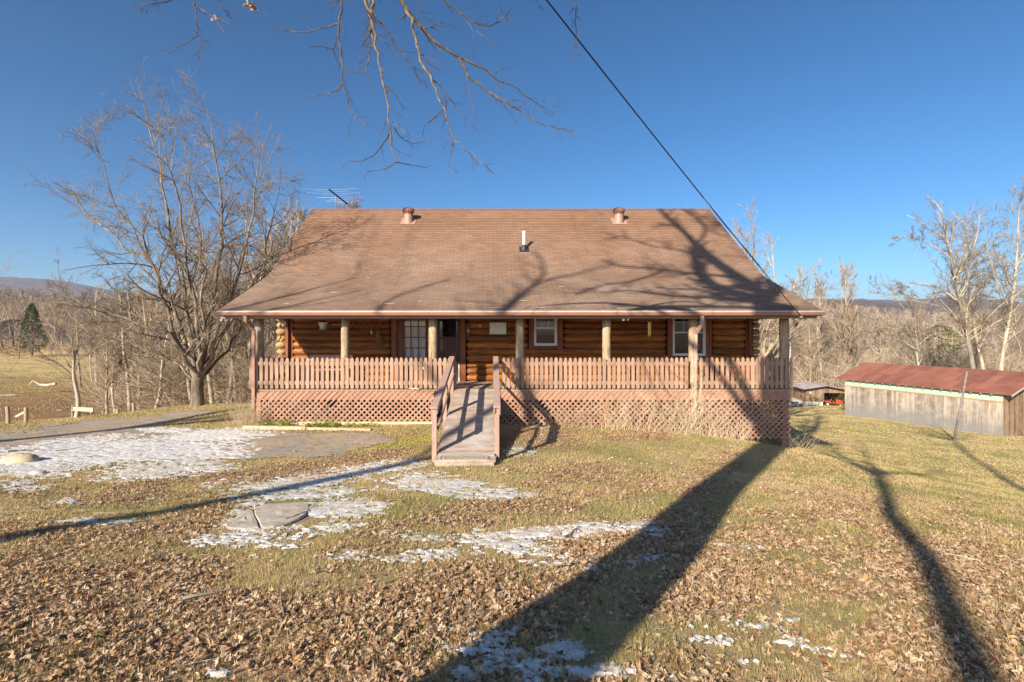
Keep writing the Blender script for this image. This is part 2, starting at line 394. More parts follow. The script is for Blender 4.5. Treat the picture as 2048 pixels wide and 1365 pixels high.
def snow_mat():
    t = NT('snow'); n = t.noise(14, None, 6, .7); c = t.mix(t.ramp(n, [(.38, .7), (.58, 0)]), (.76,.77,.80), (.52,.44,.34))
    c = t.mix(t.ramp(t.noise(70, None, 3), [(.36, .5), (.55, 0)]), c, (.38,.29,.18))
    t.b.inputs['Subsurface Weight'].default_value = .0
    return t.fin(c, .75, t.bump(t.noise(40, None, 5), .6, .02), .3)
M_snow = snow_mat()
def snow_off(v): return .006+np.clip(v, 0, .5)*.035
for (x0, x1, y0, y1, cell) in ((-4.5, 5.5, 2.2, 5.6, .014), (-11, 4.5, 5.6, 14.8, .032), (-18, -9.5, 8.5, 14.5, .04)):
    b, V, q = sheet('snow', x0, x1, y0, y1, cell, lambda X, Y, Z: snowm(X, Y, Z)-.42-litter(X, Y, Z)*.10, snow_off, None, None)
    if y0 < 3: bs = b
    else: bs._add(V, q=q, r=0)
# thin snow lines out in the pasture
for (px, py, rx, ry, Y) in ((14,783,16,1.8,42),(118,804,6,.6,35)):
    if rx:
        c = P(px, py, Y); n = 26; aa = np.arange(n)*2*math.pi/n; rr = 1+.35*(fbm(np.cos(aa)*2+px, np.sin(aa)*2, 3, 3)-.5)*2
        X = c[0]+np.cos(aa)*rr*rx*Y/F; Yv = c[1]+np.sin(aa)*rr*ry*Y/F*Y/5.4
        bs._add(np.c_[np.r_[X, c[0]], np.r_[Yv, c[1]], g(np.r_[X, c[0]], np.r_[Yv, c[1]])+.03], t=[(i, (i+1) % n, n) for i in range(n)], r=0)
o = bs.build('snow', M_snow, smooth=True, origin=(0,0,0)); tag(o, 'thin melting snow lying in patches on the grass and driveway', kind='stuff')

# ---------------------------------------------------------------- fallen leaves
def leaf_templates():
    T = []; rg = random.Random(5)
    for k in range(10):
        if k < 5: prof = [(0,.0),(.25,.28),(.42,.20),(.5,.52),(.62,.30),(.78,.42),(.74,.16),(1,0)]          # lobed
        elif k < 8: prof = [(0,0),(.15,.14),(.35,.30),(.42,.20),(.6,.34),(.68,.2),(.85,.18),(1,0)]
        else: prof = [(0,0),(.2,.16),(.45,.24),(.7,.18),(.9,.07),(1,0)]
        out = [(x-.5, w*(1+rg.uniform(-.2,.2))) for x, w in prof]+[(x-.5, -w*(1+rg.uniform(-.2,.2))) for x, w in prof[1:-1]][::-1]
        mid = [(x, 0) for x in (-.3, 0, .3)]
        v = np.array(out+mid, float); n = len(out); h = n//2
        # triangulate: fan to nearest midrib vertex
        near = [n+int(np.argmin([abs(v[i][0]-m[0]) for m in mid])) for i in range(n)]
        t = []
        for i in range(n):
            a, b2 = i, (i+1) % n; t.append((a, b2, near[a]))
            if near[a] != near[b2]: t.append((b2, near[b2], near[a]))
        c1, c2, ph = rg.uniform(.3, 1.5), rg.uniform(.2, 1.4), rg.uniform(0, 6)
        z = c1*v[:,1]**2*1.8+c2*.35*v[:,0]**2+.10*np.sin(7*v[:,0]+ph)*np.abs(v[:,1])*2.2+np.array([rg.uniform(-.05,.05) for _ in v])
        if rg.random() < .35: z = -z
        T.append((np.c_[v, z], np.array(t)))
    for k in range(4):       # small far leaves: folded quads
        v = np.array([(-.5,0,0),(0,.3,rg.uniform(.05,.25)),(.5,0,rg.uniform(-.1,.15)),(0,-.3,rg.uniform(.05,.25))])
        T.append((v, np.array([(0,1,2),(0,2,3)])))
    return T
def scatter_leaves():
    T = leaf_templates(); rs = np.random.RandomState(8); b = MB(3)
    for (y0, y1, dens, lod, s0, s1) in ((-1.0,1.7,80,0,.05,.09),(1.7,3.6,1500,0,.026,.062),(3.6,6,1100,0,.028,.064),(6,9,640,0,.030,.066),(9,12,420,1,.036,.068),(12,17,240,1,.045,.075)):
        ym = (y0+y1)/2; w = 1.12*max(y1, 1.5)+.8; N = int((y1-y0)*2*w*dens)
        x = (rs.rand(N)*2-1)*w; y = y0+rs.rand(N)*(y1-y0)
        m = litter(x, y); s = snowm(x, y); keep = (rs.rand(N) < np.clip(m*.95, .07, 1)*(.55+.9*fbm(x*4, y*4, 66, 2))) & ((s < .5) | (rs.rand(N) < .4))
        keep &= ~((y > 13.7)&(x > -6.8)&(x < 8.3)) & ~((np.abs(x+.5) < .6)&(y > 9.3))
        inside_drive = drive_fn(x, y, g(x, y)) > 0
        keep &= ~inside_drive | (rs.rand(N) < .12)
        for (fx, fy, fr) in FLAG: keep &= ~((((x-fx)/fr[0])**2+((y-fy)/fr[1])**2 < 1) & (rs.rand(N) > .04))
        x, y, m = x[keep], y[keep], m[keep]; n = len(x)
        zz = g(x, y)
        slope_d = .012
        k = rs.randint(0, 10, n) if lod == 0 else 10+rs.randint(0, 4, n)
        for tmp in np.unique(k):
            i = np.nonzero(k == tmp)[0]; v, t = T[tmp]; n2 = len(i)
            sc = (s0+(s1-s0)*rs.rand(n2)**1.6)
            a, tx, ty = rs.rand(n2)*6.283, rs.randn(n2)*.2, rs.randn(n2)*.2
            ca, sa = np.cos(a), np.sin(a); z0 = np.zeros(n2)
            Rz = np.stack([np.stack([ca,-sa,z0],-1), np.stack([sa,ca,z0],-1), np.stack([z0,z0,z0+1],-1)], 1)
            cx, sx = np.cos(tx), np.sin(tx); Rx = np.stack([np.stack([z0+1,z0,z0],-1), np.stack([z0,cx,-sx],-1), np.stack([z0,sx,cx],-1)], 1)
            cy, sy = np.cos(ty), np.sin(ty); Ry = np.stack([np.stack([cy,z0,sy],-1), np.stack([z0,z0+1,z0],-1), np.stack([-sy,z0,cy],-1)], 1)
            RR = Rx@Ry@Rz
            W = np.einsum('nij,vj->nvi', RR, v)*sc[:,None,None]
            low = W[:,:,2].min(1)
            lift = rs.rand(n2)*.022*m[i]+.004
            W += np.stack([x[i], y[i], zz[i]-low*.8+lift], -1)[:,None,:]
            tt = (t[None]+(np.arange(n2)*len(v))[:,None,None]).reshape(-1, 3)
            b._add(W.reshape(-1, 3), t=tt, r=np.repeat(rs.rand(n2), len(v)))
    o = b.build('fallen_leaves', leaf_mat(), origin=(0,0,0)); tag(o, 'dry brown fallen leaves scattered over the lawn', kind='stuff')
def leaf_mat():
    t = NT('dry_leaf'); r = t.attr()
    c = t.ramp(r, [(0, (.17,.08,.045)), (.14, (.33,.19,.10)), (.42, (.47,.31,.19)), (.74, (.58,.42,.27)), (.93, (.70,.55,.38)), (1, (.66,.38,.12))])
    n = t.noise(60, None, 4, .6); c = t.mix(t.ramp(n, [(.4, .4), (.6, 0)]), c, (.15,.075,.035))
    m = t.fin(c, .7, t.bump(n, .3, .004), .25)
    tr = t.n('ShaderNodeBsdfTranslucent'); t.l(c, tr.inputs[0]); mx = t.n('ShaderNodeMixShader'); mx.inputs[0].default_value = .18
    t.l(t.b.outputs[0], mx.inputs[1]); t.l(tr.outputs[0], mx.inputs[2]); t.l(mx.outputs[0], t.out.inputs[0])
    return m
def blade_mat(name, stops):
    t = NT(name); r = t.attr(); c = t.ramp(r, stops)
    m = t.fin(c, .65, None, .25)
    tr = t.n('ShaderNodeBsdfTranslucent'); t.l(c, tr.inputs[0]); mx = t.n('ShaderNodeMixShader'); mx.inputs[0].default_value = .3
    t.l(t.b.outputs[0], mx.inputs[1]); t.l(tr.outputs[0], mx.inputs[2]); t.l(mx.outputs[0], t.out.inputs[0])
    return m
def blades(b, rs, x, y, z, h, w, lean, rnd, bend=.5):
    n = len(x); a = rs.rand(n)*6.283; dx, dy = np.cos(a)*w/2, np.sin(a)*w/2
    la = rs.rand(n)*6.283; l = np.abs(rs.randn(n))*lean
    mx, my = np.cos(la)*l*h*bend, np.sin(la)*l*h*bend
    V = np.stack([np.stack([x-dx, y-dy, z], -1), np.stack([x+dx, y+dy, z], -1),
        np.stack([x+mx*.45+dx*.7, y+my*.45+dy*.7, z+h*.6], -1), np.stack([x+mx*1.6, y+my*1.6, z+h*(1-np.clip(l*.3, 0, .6))], -1), np.stack([x+mx*.45-dx*.7, y+my*.45-dy*.7, z+h*.6], -1)], 1)
    base = (np.arange(n)*5)[:,None]
    b._add(V.reshape(-1, 3), q=base+np.array([[0,1,2,4]]), t=base+np.array([[4,2,3]]), r=np.repeat(rnd, 5))
def scatter_grass():
    rs = np.random.RandomState(21); b = MB(4)
    for (y0, y1, dens, h, w) in ((-.8,1.7,500,.04,.004),(1.7,3.4,8000,.045,.0022),(3.4,5.5,5200,.045,.0030),(5.5,8.5,2800,.045,.0046),(8.5,12,1300,.045,.0075),(12,18,620,.05,.012),(18,30,260,.05,.022),(30,46,110,.055,.036),(46,64,60,.06,.055)):
        w0 = 1.1*max(y1, 1.5)+.7; xa = -w0 if y0 < 18 else 7; N = int((y1-y0)*(w0-xa)*dens)
        x = xa+rs.rand(N)*(w0-xa); y = y0+rs.rand(N)*(y1-y0); m = litter(x, y)
        cl = fbm(x*5, y*5, 91, 3)
        keep = (rs.rand(N) < (1.25-m*.7)*np.clip((cl-.25)*2.6, .08, 1)) & ~((y > 13.7)&(x > -6.9)&(x < 8.35)) & ~((np.abs(x+.5) < .62)&(y > 9.3))
        keep &= ~(drive_fn(x, y, g(x, y)) > 0) | (rs.rand(N) < .03)
        for (fx, fy, fr) in FLAG: keep &= ~(((x-fx)/fr[0])**2+((y-fy)/fr[1])**2 < 1)
        x, y, cl = x[keep], y[keep], cl[keep]; n = len(x)
        gr = fbm(x*1.1+40, y*1.1, 55, 3)
        gpx, gpy = pxof(x, y); gb = blobs(gpx, gpy, [(1500,1290,330,80,0,1),(700,1120,200,40,0,.5),(1420,1290,200,60,0,1),(1200,905,260,20,0,.35),(200,1000,200,20,0,.5)])*.35
        rnd = np.clip(gb+(gr-.35)*1.6*.75+(rs.rand(n)-.5)*.55+.12, 0, 1)
        blades(b, rs, x, y, g(x, y)-.004, h*(.5+rs.rand(n)*1.0), w*(.7+.6*rs.rand(n)), 1.5, rnd)
    # ranker tussocks in the pasture
    N = 90000; y = 24+rs.rand(N)**1.3*90; x = -(y*.40+rs.rand(N)*y*.85); cl = fbm(x*.35, y*1.1, 71, 4); k = rs.rand(N) < np.clip((cl-.38)*4, .05, 1); x, y = x[k], y[k]; n = len(x)
    blades(b, rs, x, y, g(x, y)-.01, .05+.08*rs.rand(n), .02+y*.0007, .9, np.clip(.1+rs.rand(n)*.55-(y < 42)*.02, 0, 1))
    o = b.build('grass', blade_mat('grass', [(0, (.62,.46,.24)), (.3, (.54,.42,.19)), (.58, (.35,.33,.11)), (.82, (.21,.26,.06)), (1, (.13,.20,.04))]), origin=(0,0,0))
    tag(o, 'short winter grass, straw coloured with green tufts', kind='stuff')
# flagstone hollows (kept clear)
_f = hit(560, 1037); FLAG = [(_f[0]+.03, _f[1], (.50, .34)), (XP(485,5.1)-.0, _f[1]-.12, (.30, .26))]
scatter_leaves(); scatter_grass()

# sticks, bark scraps and pebbles among the leaves
b = MB(9); rs = np.random.RandomState(3)
for k in range(95):
    y = 1.9+rs.rand()**1.6*9; x = (rs.rand()*2-1)*y*1.0
    if abs(x+.5) < .8 and y > 9: continue
    L = .1+rs.rand()**2*.55; a = rs.randn()*.5+(.6 if rs.rand() < .7 else 2.5); n = 6; s = np.linspace(0, 1, n)
    px = x+np.cos(a)*L*s+np.cumsum(rs.randn(n))*.008; py = y+np.sin(a)*L*s+np.cumsum(rs.randn(n))*.008
    pz = g(px, py)+.028+rs.rand(n)*.014; r0 = .0025+rs.rand()**3*.013
    b.tube(np.c_[px, py, pz], r0*(1-.6*s), 5)
o = b.build('twigs', wood('twig_bark', (.42,.33,.24), (.26,.19,.13), (6,6,6), weather=(.5,.5,.42), knots=False), origin=(0,0,0)); tag(o, 'small broken twigs lying among the leaves', kind='stuff')

# flagstone: two slabs of one cracked stone
t = NT('slate'); n = t.noise(2.5, t.map((1,2.5,1)), 8, .65, .6); c = t.ramp(n, [(.3, (.36,.31,.25)), (.5, (.54,.46,.37)), (.7, (.66,.58,.47))]); c = t.mix(t.ramp(t.noise(9), [(.55, 0), (.75, .5)]), c, (.33,.30,.29))
M_slate = t.fin(c, .8, t.bump(t.noise(7, t.map((1,3,1)), 8, .7), .8, .02), .3)
def slab(poly, th=.05):
    pts = np.array([hit(*p) for p in poly]); n = len(pts); A_ = np.c_[pts[:,:2], np.ones(n)]; co = np.linalg.lstsq(A_, pts[:,2], rcond=None)[0]; pts[:,2] = A_@co+.012; c = np.mean(pts, 0); b = MB(2)
    ring = [];
    for s, dz in ((1.0, -.03), (1.0, .018), (.965, .03), (.6, .034), (.25, .030)):
        for i, p in enumerate(pts):
            q = c+(p-c)*s; ring.append((q[0], q[1], q[2]+dz*.7+(.004 if s > .9 else 0)*math.sin(i*2.3)))
    m = 5; V = ring+[(c[0], c[1], c[2]+.031)]
    q = [(i*n+j, i*n+(j+1) % n, (i+1)*n+(j+1) % n, (i+1)*n+j) for i in range(m-1) for j in range(n)]
    q = [k[::-1] for k in q] if False else q
    t3 = [((m-1)*n+j, (m-1)*n+(j+1) % n, m*n) for j in range(n)]
    b._add(V, q=q, t=t3, r=.5); return b
A = [(508,1019),(530,1013),(565,1011),(600,1010),(617,1012),(619,1022),(612,1033),(598,1042),(575,1052),(548,1060),(523,1061),(517,1047),(509,1034)]
B = [(505,1022),(508,1036),(514,1048),(517,1061),(490,1064),(455,1060),(450,1054),(464,1045),(480,1033),(494,1024)]
st = empty('flagstone', (lambda h: (h[0], h[1], h[2]))(hit(530, 1040)), 'flat grey flagstone set in the lawn, cracked in two across its left end', 'flagstone')
slab(A).build('slab', M_slate, st); slab(B).build('slab', M_slate, st)
def rock(px, py, a, bb, d, label, mat, sub=None):
    h = hit(px, py); b = MB(); n = 18; b.sphere((h[0], h[1], h[2]+d*.3), a, bb, d, n, noise=.22, seed=int(px))
    o = b.build('rock', mat, smooth=True); tag(o, label, 'rock'); return o
M_rock = simple('fieldstone', (.52,.42,.27), .85, .25, 5, bump=.6); M_rock2 = simple('grey_stone', (.42,.41,.40), .85, .2, 20, bump=.6)
rock(40, 925, .30, .22, .12, 'low tan boulder beside the snow at the left driveway edge', M_rock)
rock(363, 1195, .028, .022, .022, 'small grey stone lying alone among the brown leaves', M_rock2)
rock(200, 1278, .045, .03, .03, 'moss covered stone half buried in the left leaves', simple('mossy_stone', (.16,.135,.035), .9, .5, 30))
rock(75, 950, .13, .08, .06, 'little pale stone at the edge of the left snow patch', M_rock2)
# ================================================================ HOUSE
YE, YB, YR = 13.6, 16.7, 20.75          # eave, pitch break, ridge
ZE, ZB, ZRG = ZP(622, YE), ZP(551, YB), ZP(419, YR)
XL, XR = -7.42, 8.91
YW = 16.03; DZ = .96                     # wall face, deck level
YBK = 2*YR-YW
M_stain = painted_wood('stained_boards', (.38,.232,.158), (.54,.39,.29))
M_stain2 = painted_wood('stained_lattice', (.39,.21,.14), (.53,.34,.25), amt=.5)
M_gutter = simple('gutter_metal', (.36,.195,.14), .45, .1, 3, .5)
M_drip = simple('drip_edge', (.85,.82,.78), .4, .08, 4, .5)
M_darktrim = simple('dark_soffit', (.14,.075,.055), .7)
M_log = wood('log_wood', (.52,.20,.042), (.25,.075,.014), (1.1,17,17), .45, (.022,.010,.006), .45)
M_logs_end = wood('log_wood_end', (.60,.40,.19), (.46,.26,.10), (3,14,14), .6, (.12,.10,.06), .25)
M_post = wood('peeled_post', (.56,.42,.26), (.30,.20,.11), (20,20,2.2), .7, (.09,.06,.04), .15, weather=(.42,.38,.30))
M_trim = wood('red_cedar_trim', (.36,.11,.035), (.25,.07,.025), (20,20,1.0), .5, (.06,.02,.01), .2)
M_deck = wood('deck_boards', (.42,.31,.21), (.30,.21,.15), (14,1.5,14), .8, (.08,.06,.05), .3, weather=(.48,.43,.40))
M_white = simple('vinyl_white', (.80,.80,.79), .4, .03)
M_concrete = simple('foundation_block', (.30,.28,.26), .9, .2)
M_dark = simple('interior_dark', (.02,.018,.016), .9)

house = empty('log_house', (0.8, 18.5, 0.0), 'low log house with a brown shingle roof, full width porch and picket railing', 'house')

def log_row(b, x0, x1, y, z, r=.113, seed=0, end=True):
    rg = random.Random(seed); n = max(4, int((x1-x0)/.35)); xs = list(np.linspace(x0, x1, n)); prof = []
    if end:
        e = .16; xs = [x0+e*k for k in (0,.08,.3,.65,1)]+[x for x in xs if x0+e*1.4 < x < x1-e*1.4]+[x1-e*k for k in (1,.65,.3,.08,0)]
        for x in xs:
            d = min(x-x0, x1-x)/e; prof.append(r*math.sqrt(max(.03, 1-(1-min(1, d))**2))*(1+rg.uniform(-.012,.012)))
    else: prof = [r*(1+rg.uniform(-.012,.012)) for _ in xs]
    pts = [(x, y+rg.uniform(-.003,.003), z+rg.uniform(-.002,.002)) for x in xs]
    b.tube(pts, prof, 16, True, r=rg.random())
# front wall
b = MB(1); nrow = 11; Z0 = DZ+.105
W1 = (XP(1058,YW), XP(1126,YW), 1.93); W2 = (XP(1335,YW), XP(1423,YW), 1.72); DR = (XP(783,YW), XP(931,YW))
for i in range(nrow):
    z = Z0+i*.21; spans = [(XP(582,YW), DR[0]), (DR[1], None), (None, XP(1494,YW))]
    cuts = [XP(582,YW), DR[0]], [DR[1]]
    segs = []; cur = DR[1]
    for w in (W1, W2):
        if z > w[2]: segs.append((cur, w[0])); cur = w[1]
    segs.append((cur, XP(1494,YW))); segs = [(XP(582,YW), DR[0])]+segs
    for k, (a, c) in enumerate(segs): log_row(b, a+.008, c-.008, YW+.09, z, seed=i*7+k)
w = b.build('front_wall', M_log, house, smooth=True); 
# backing boards that stop light leaking between logs
b = MB(); 
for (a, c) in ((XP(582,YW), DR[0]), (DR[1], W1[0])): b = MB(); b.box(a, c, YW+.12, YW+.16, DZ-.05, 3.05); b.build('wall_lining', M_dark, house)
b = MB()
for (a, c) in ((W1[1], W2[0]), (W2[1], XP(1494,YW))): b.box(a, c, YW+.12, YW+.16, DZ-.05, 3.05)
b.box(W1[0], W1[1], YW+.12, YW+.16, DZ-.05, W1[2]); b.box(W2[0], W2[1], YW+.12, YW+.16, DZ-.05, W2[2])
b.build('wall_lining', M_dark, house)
# corner stubs and boards
for (s, xa, xb, xc0, xc1) in (('l', XP(553,YW), XP(571,YW), XP(571.5,YW), XP(577,YW)), ('r', XP(1506,YW), XP(1519,YW), XP(1497,YW), XP(1502,YW))):
    b = MB(5)
    for i in range(nrow):
        z = Z0+i*.21; log_row(b, xa-(.03 if i % 2 else 0), xb+.02, YW+.02, z, .108, i+40)
    b.build('corner_logs', M_logs_end, house, smooth=True)
    b = MB(); b.box(xc0, xc1, YW-.05, YW+.12, DZ, 3.06); b.box(xc1 if s == 'l' else xc0-.06, XP(582,YW)+.02 if s == 'l' else xc0, YW+.06, YW+.14, DZ, 3.06)
    b.build('corner_board', M_trim, house)
# side and rear walls
for X, sx in ((XP(566,YW), -1), (XP(1512,YW), 1)):
    b = MB(6)
    for i in range(nrow):
        z = Z0+i*.21
        n = 8; ys = np.linspace(YW+.05, YBK-.05, n); b.tube([(X-sx*.1, y, z) for y in ys], [.112]*n, 14)
    b.box(X-sx*.12-.02, X-sx*.12+.02, YW+.1, YBK-.1, DZ-.05, 3.1)
    b.build('side_wall', M_log, house, smooth=False)
    b = MB(); xx = X-sx*.12
    b.prism([(xx, YW+.1, 3.02),(xx, YB, ZB-.22),(xx, YR, ZRG-.22),(xx, 2*YR-YB, ZB-.22),(xx, YBK-.1, 3.02)], (.05*sx, 0, 0))
    b.build('gable_boards', M_trim, house)
    b = MB(); b.box(xx-.1, xx+.1, YW+.2, YBK, -3.5, DZ-.05); b.build('foundation', M_concrete, house)
b = MB()
for i in range(nrow): b.tube([(x, YBK, Z0+i*.21) for x in np.linspace(XP(566,YW)+.1, XP(1512,YW)-.1, 8)], .112, 10)
b.build('rear_wall', M_log, house)
b = MB(); b.box(XP(566,YW)+.22, XP(1512,YW)-.22, YW+.2, YW+.35, -1.5, DZ-.02); b.build('foundation', M_concrete, house); b = MB(); b.box(XP(566,YW)+.22, XP(1512,YW)-.22, YBK-.2, YBK-.05, -3.6, DZ-.02)
b.build('foundation', M_concrete, house)
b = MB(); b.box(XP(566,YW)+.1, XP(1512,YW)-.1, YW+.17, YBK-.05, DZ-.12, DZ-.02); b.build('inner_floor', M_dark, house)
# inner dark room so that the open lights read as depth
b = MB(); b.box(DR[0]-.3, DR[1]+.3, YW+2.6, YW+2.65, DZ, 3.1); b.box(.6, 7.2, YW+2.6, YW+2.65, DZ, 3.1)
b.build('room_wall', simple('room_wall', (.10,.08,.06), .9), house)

# ---- roof: stepped shingle courses, front and rear
def roof_profile():
    pts = [(YE, ZE)]; 
    L1 = math.hypot(YB-YE, ZB-ZE); n1 = 23
    for i in range(1, n1+1): pts.append((YE+(YB-YE)*i/n1, ZE+(ZB-ZE)*i/n1))
    n2 = 36
    for i in range(1, n2+1): pts.append((YB+(YR-YB)*i/n2, ZB+(ZRG-ZB)*i/n2))
    for k in (n1-2, n1-1, n1, n1+1, n1+2):    # ease the break
        pass
    q = [list(p) for p in pts]
    for it in range(6):
        for i in range(n1-3, n1+4): q[i][1] = .5*q[i][1]+.25*(q[i-1][1]+q[i+1][1])
    return q
def roof_mesh(mirror):
    b = MB(7); prof = roof_profile(); th = .013; xs = np.linspace(XL, XR, 41); V = []; Q = []; n = len(xs)
    rs = np.random.RandomState(5); row = 0; d = 0; uvd = []
    def zz(x, y): return .02*(fbm(x*.35+np.zeros_like(x), np.full_like(x, y*.35), 3, 3)-.5)
    V0 = []
    for i in range(len(prof)-1):
        (y0, z0), (y1, z1) = prof[i], prof[i+1]; L = math.hypot(y1-y0, z1-z0); ny, nz = -(z1-z0)/L, (y1-y0)/L
        for (y, z, o) in ((y0, z0, 0), (y0, z0, th), (y1, z1, .001)):
            yy, zz2 = y+ny*o, z+nz*o
            w = zz(xs, y)
            for k, x in enumerate(xs): V0.append((x, yy if not mirror else 2*YR-yy, zz2+w[k]))
            d2 = d+(L if o == .001 else 0); uvd += [(x, d2) for x in xs]
        base = i*3*n
        for r_ in (0, 1):
            for k in range(n-1): Q.append((base+r_*n+k, base+r_*n+k+1, base+(r_+1)*n+k+1, base+(r_+1)*n+k))
        d += L
    if mirror: Q = [q[::-1] for q in Q]
    b._add(V0, q=Q, r=0)
    return b, uvd
def shingle_mat():
    t = NT('asphalt_shingle'); uv = t.n('ShaderNodeUVMap'); uv.uv_map = 'slope'
    br = t.n('ShaderNodeTexBrick'); t.l(uv.outputs[0], br.inputs['Vector']); br.offset = .5
    for k, v in (('Scale', 1), ('Mortar Size', .006), ('Brick Width', .305), ('Row Height', .1441), ('Mortar Smooth', .1), ('Bias', 0)): br.inputs[k].default_value = v
    br.inputs['Color1'].default_value = (1,1,1,1); br.inputs['Color2'].default_value = (.80,.80,.80,1); br.inputs['Mortar'].default_value = (.50,.47,.45,1)
    a = t.noise(.55, None, 6, .6); c = t.mix(t.ramp(a, [(.35, 0), (.65, 1)]), (.25,.157,.11), (.33,.235,.175))
    sp = t.n('ShaderNodeSeparateXYZ'); t.l(t.tc.outputs['Object'], sp.inputs[0])
    c = t.mix(t.ramp(t.math('ADD', t.math('MULTIPLY', sp.outputs['Z'], 1/8), t.math('MULTIPLY', t.noise(.4), .25)), [(.62, 0), (.95, .55)]), c, (.31,.155,.085))
    st = t.noise(1.0, t.map((1.4,.22,.22)), 5, .65); c = t.mix(t.ramp(st, [(.54, 0), (.75, .5)]), c, (.12,.085,.065))
    g_ = t.noise(170, None, 2, .8); c = t.mix(t.ramp(g_, [(.3, .45), (.6, 0)]), c, (.14,.085,.065))
    c = t.mix(1, c, br.outputs['Color'], 'MULTIPLY')
    return t.fin(c, .95, t.bump(g_, .5, .004), .15)
M_shingle = shingle_mat()
def uvset(o, uvd, mapv=True):
    me = o.data; uv = me.uv_layers.new(name='slope'); li = np.empty(len(me.loops), np.int32); me.loops.foreach_get('vertex_index', li)
    uv.data.foreach_set('uv', np.asarray(uvd, np.float32)[li].ravel())
b, uvd = roof_mesh(False); roof = b.build('roof', M_shingle, house); uvset(roof, uvd)
b, uvd = roof_mesh(True); r2 = b.build('rear_roof', M_shingle, house); uvset(r2, uvd)
# roof deck under the shingles: thickness, soffit and rake boards
b = MB()
pf = roof_profile(); fr = [pf[0], pf[20], pf[23], pf[26], pf[-1]]
fr2 = [(2*YR-y, z) for y, z in fr[::-1]][1:]
prof = fr+fr2
poly = [(XL+.03, y, z-.012) for y, z in prof]+[(XL+.03, y, z-.15) for y, z in prof[::-1]]
n = len(prof)
for i in range(n-1):
    (y0, z0), (y1, z1) = prof[i], prof[i+1]
    b.prism([(XL+.03, y0, z0-.015),(XL+.03, y1, z1-.015),(XL+.03, y1, z1-.15),(XL+.03, y0, z0-.15)], (XR-XL-.06, 0, 0))
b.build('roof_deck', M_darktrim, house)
for x in (XL-.005, XR-.025):
    b = MB(2)
    for i in range(n-1):
        (y0, z0), (y1, z1) = prof[i], prof[i+1]
        if i == 0: y0 += .13; z0 += .13*(z1-z0)/(y1-y0+.13)
        b.prism([(x, y0, z0-.005),(x, y1, z1-.005),(x, y1, z1-.18),(x, y0, z0-.18)], (.03, 0, 0))
    b.build('rake_board', M_stain, house)
b = MB(3)
nc = 44
for i in range(nc):
    x0 = XL+(XR-XL)*i/nc; x1 = XL+(XR-XL)*(i+1)/nc+.02
    for s in (-1, 1):
        d = np.array([0, s*1.0, -.78]); d /= np.linalg.norm(d)
        b.prism([(x0, YR, ZRG+.035),(x1, YR, ZRG+.02),(x1, YR+d[1]*.14, ZRG+.02+d[2]*.14),(x0, YR+d[1]*.14, ZRG+.035+d[2]*.14)], (0,0,-.008))
b.build('ridge_cap', simple('ridge_shingle', (.20,.10,.075), .9, .2, 20), roof)
# gutter, drip edge, beam
b = MB()
sec = [(YE+.02, ZE-.005),(YE-.10, ZE-.02),(YE-.10, ZE-.035),(YE-.125, ZE-.05),(YE-.10, ZE-.10),(YE-.085, ZE-.125),(YE+.02, ZE-.125)]
gx0, gx1 = XP(437,YE), XP(1646,YE)
sec2 = [(YE-.10, ZE-.022),(YE-.104, ZE-.04),(YE-.128, ZE-.055),(YE-.108, ZE-.10),(YE-.088, ZE-.128),(YE+.015, ZE-.128),(YE+.015, ZE-.122),(YE-.084, ZE-.120),(YE-.102, ZE-.098),(YE-.120, ZE-.055),(YE-.096, ZE-.036),(YE-.093, ZE-.022)]
b.prism([(gx0, y, z) for y, z in sec2], (gx1-gx0, 0, 0))
for x in (gx0+.001, gx1-.005): b.prism([(x, y, z) for y, z in sec2[:6]+[(YE+.013, ZE-.03)]], (.004,0,0))
xs = XP(1021, YE); b.box(xs-.01, xs+.01, YE-.131, YE-.125, ZE-.12, ZE-.03)
gut = b.build('gutter', M_gutter, house)
b = MB(); b.box(gx0+.01, gx1-.01, YE-.03, YE+.03, ZE-.018, ZE-.004); b.box(gx0+.01, gx1-.01, YE-.112, YE-.093, ZE-.022, ZE-.014); b.build('drip_edge', M_drip, house)
b = MB(3)
bx0, bx1 = XP(450,YE+.1), XP(1633,YE+.1)
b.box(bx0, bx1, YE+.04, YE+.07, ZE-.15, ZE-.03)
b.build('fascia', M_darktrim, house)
b = MB(3); b.box(bx0, bx1, YE+.08, YE+.12, ZP(637.5,YE+.08), ZP(632,YE+.08)); b.build('soffit_trim', M_stain, house)
b = MB(3); b.box(bx0+.4, bx1-.4, 14.03, 14.24, 2.925, 3.09); b.build('porch_beam', M_trim, house)
b = MB(3); b.box(bx0+.03, bx1-.03, YE+.13, 14.02, 2.945, 2.97); b.box(bx0+.5, bx1-.5, 14.25, YW+.1, 3.03, 3.06); b.build('porch_ceiling', M_trim, house)
for i in range(9):
    x = XL+.6+i*1.9; b = MB(i); b.box(x, x+.09, 14.26, YW, 2.93, 3.028); b.build('ceiling_joist', M_trim, house)
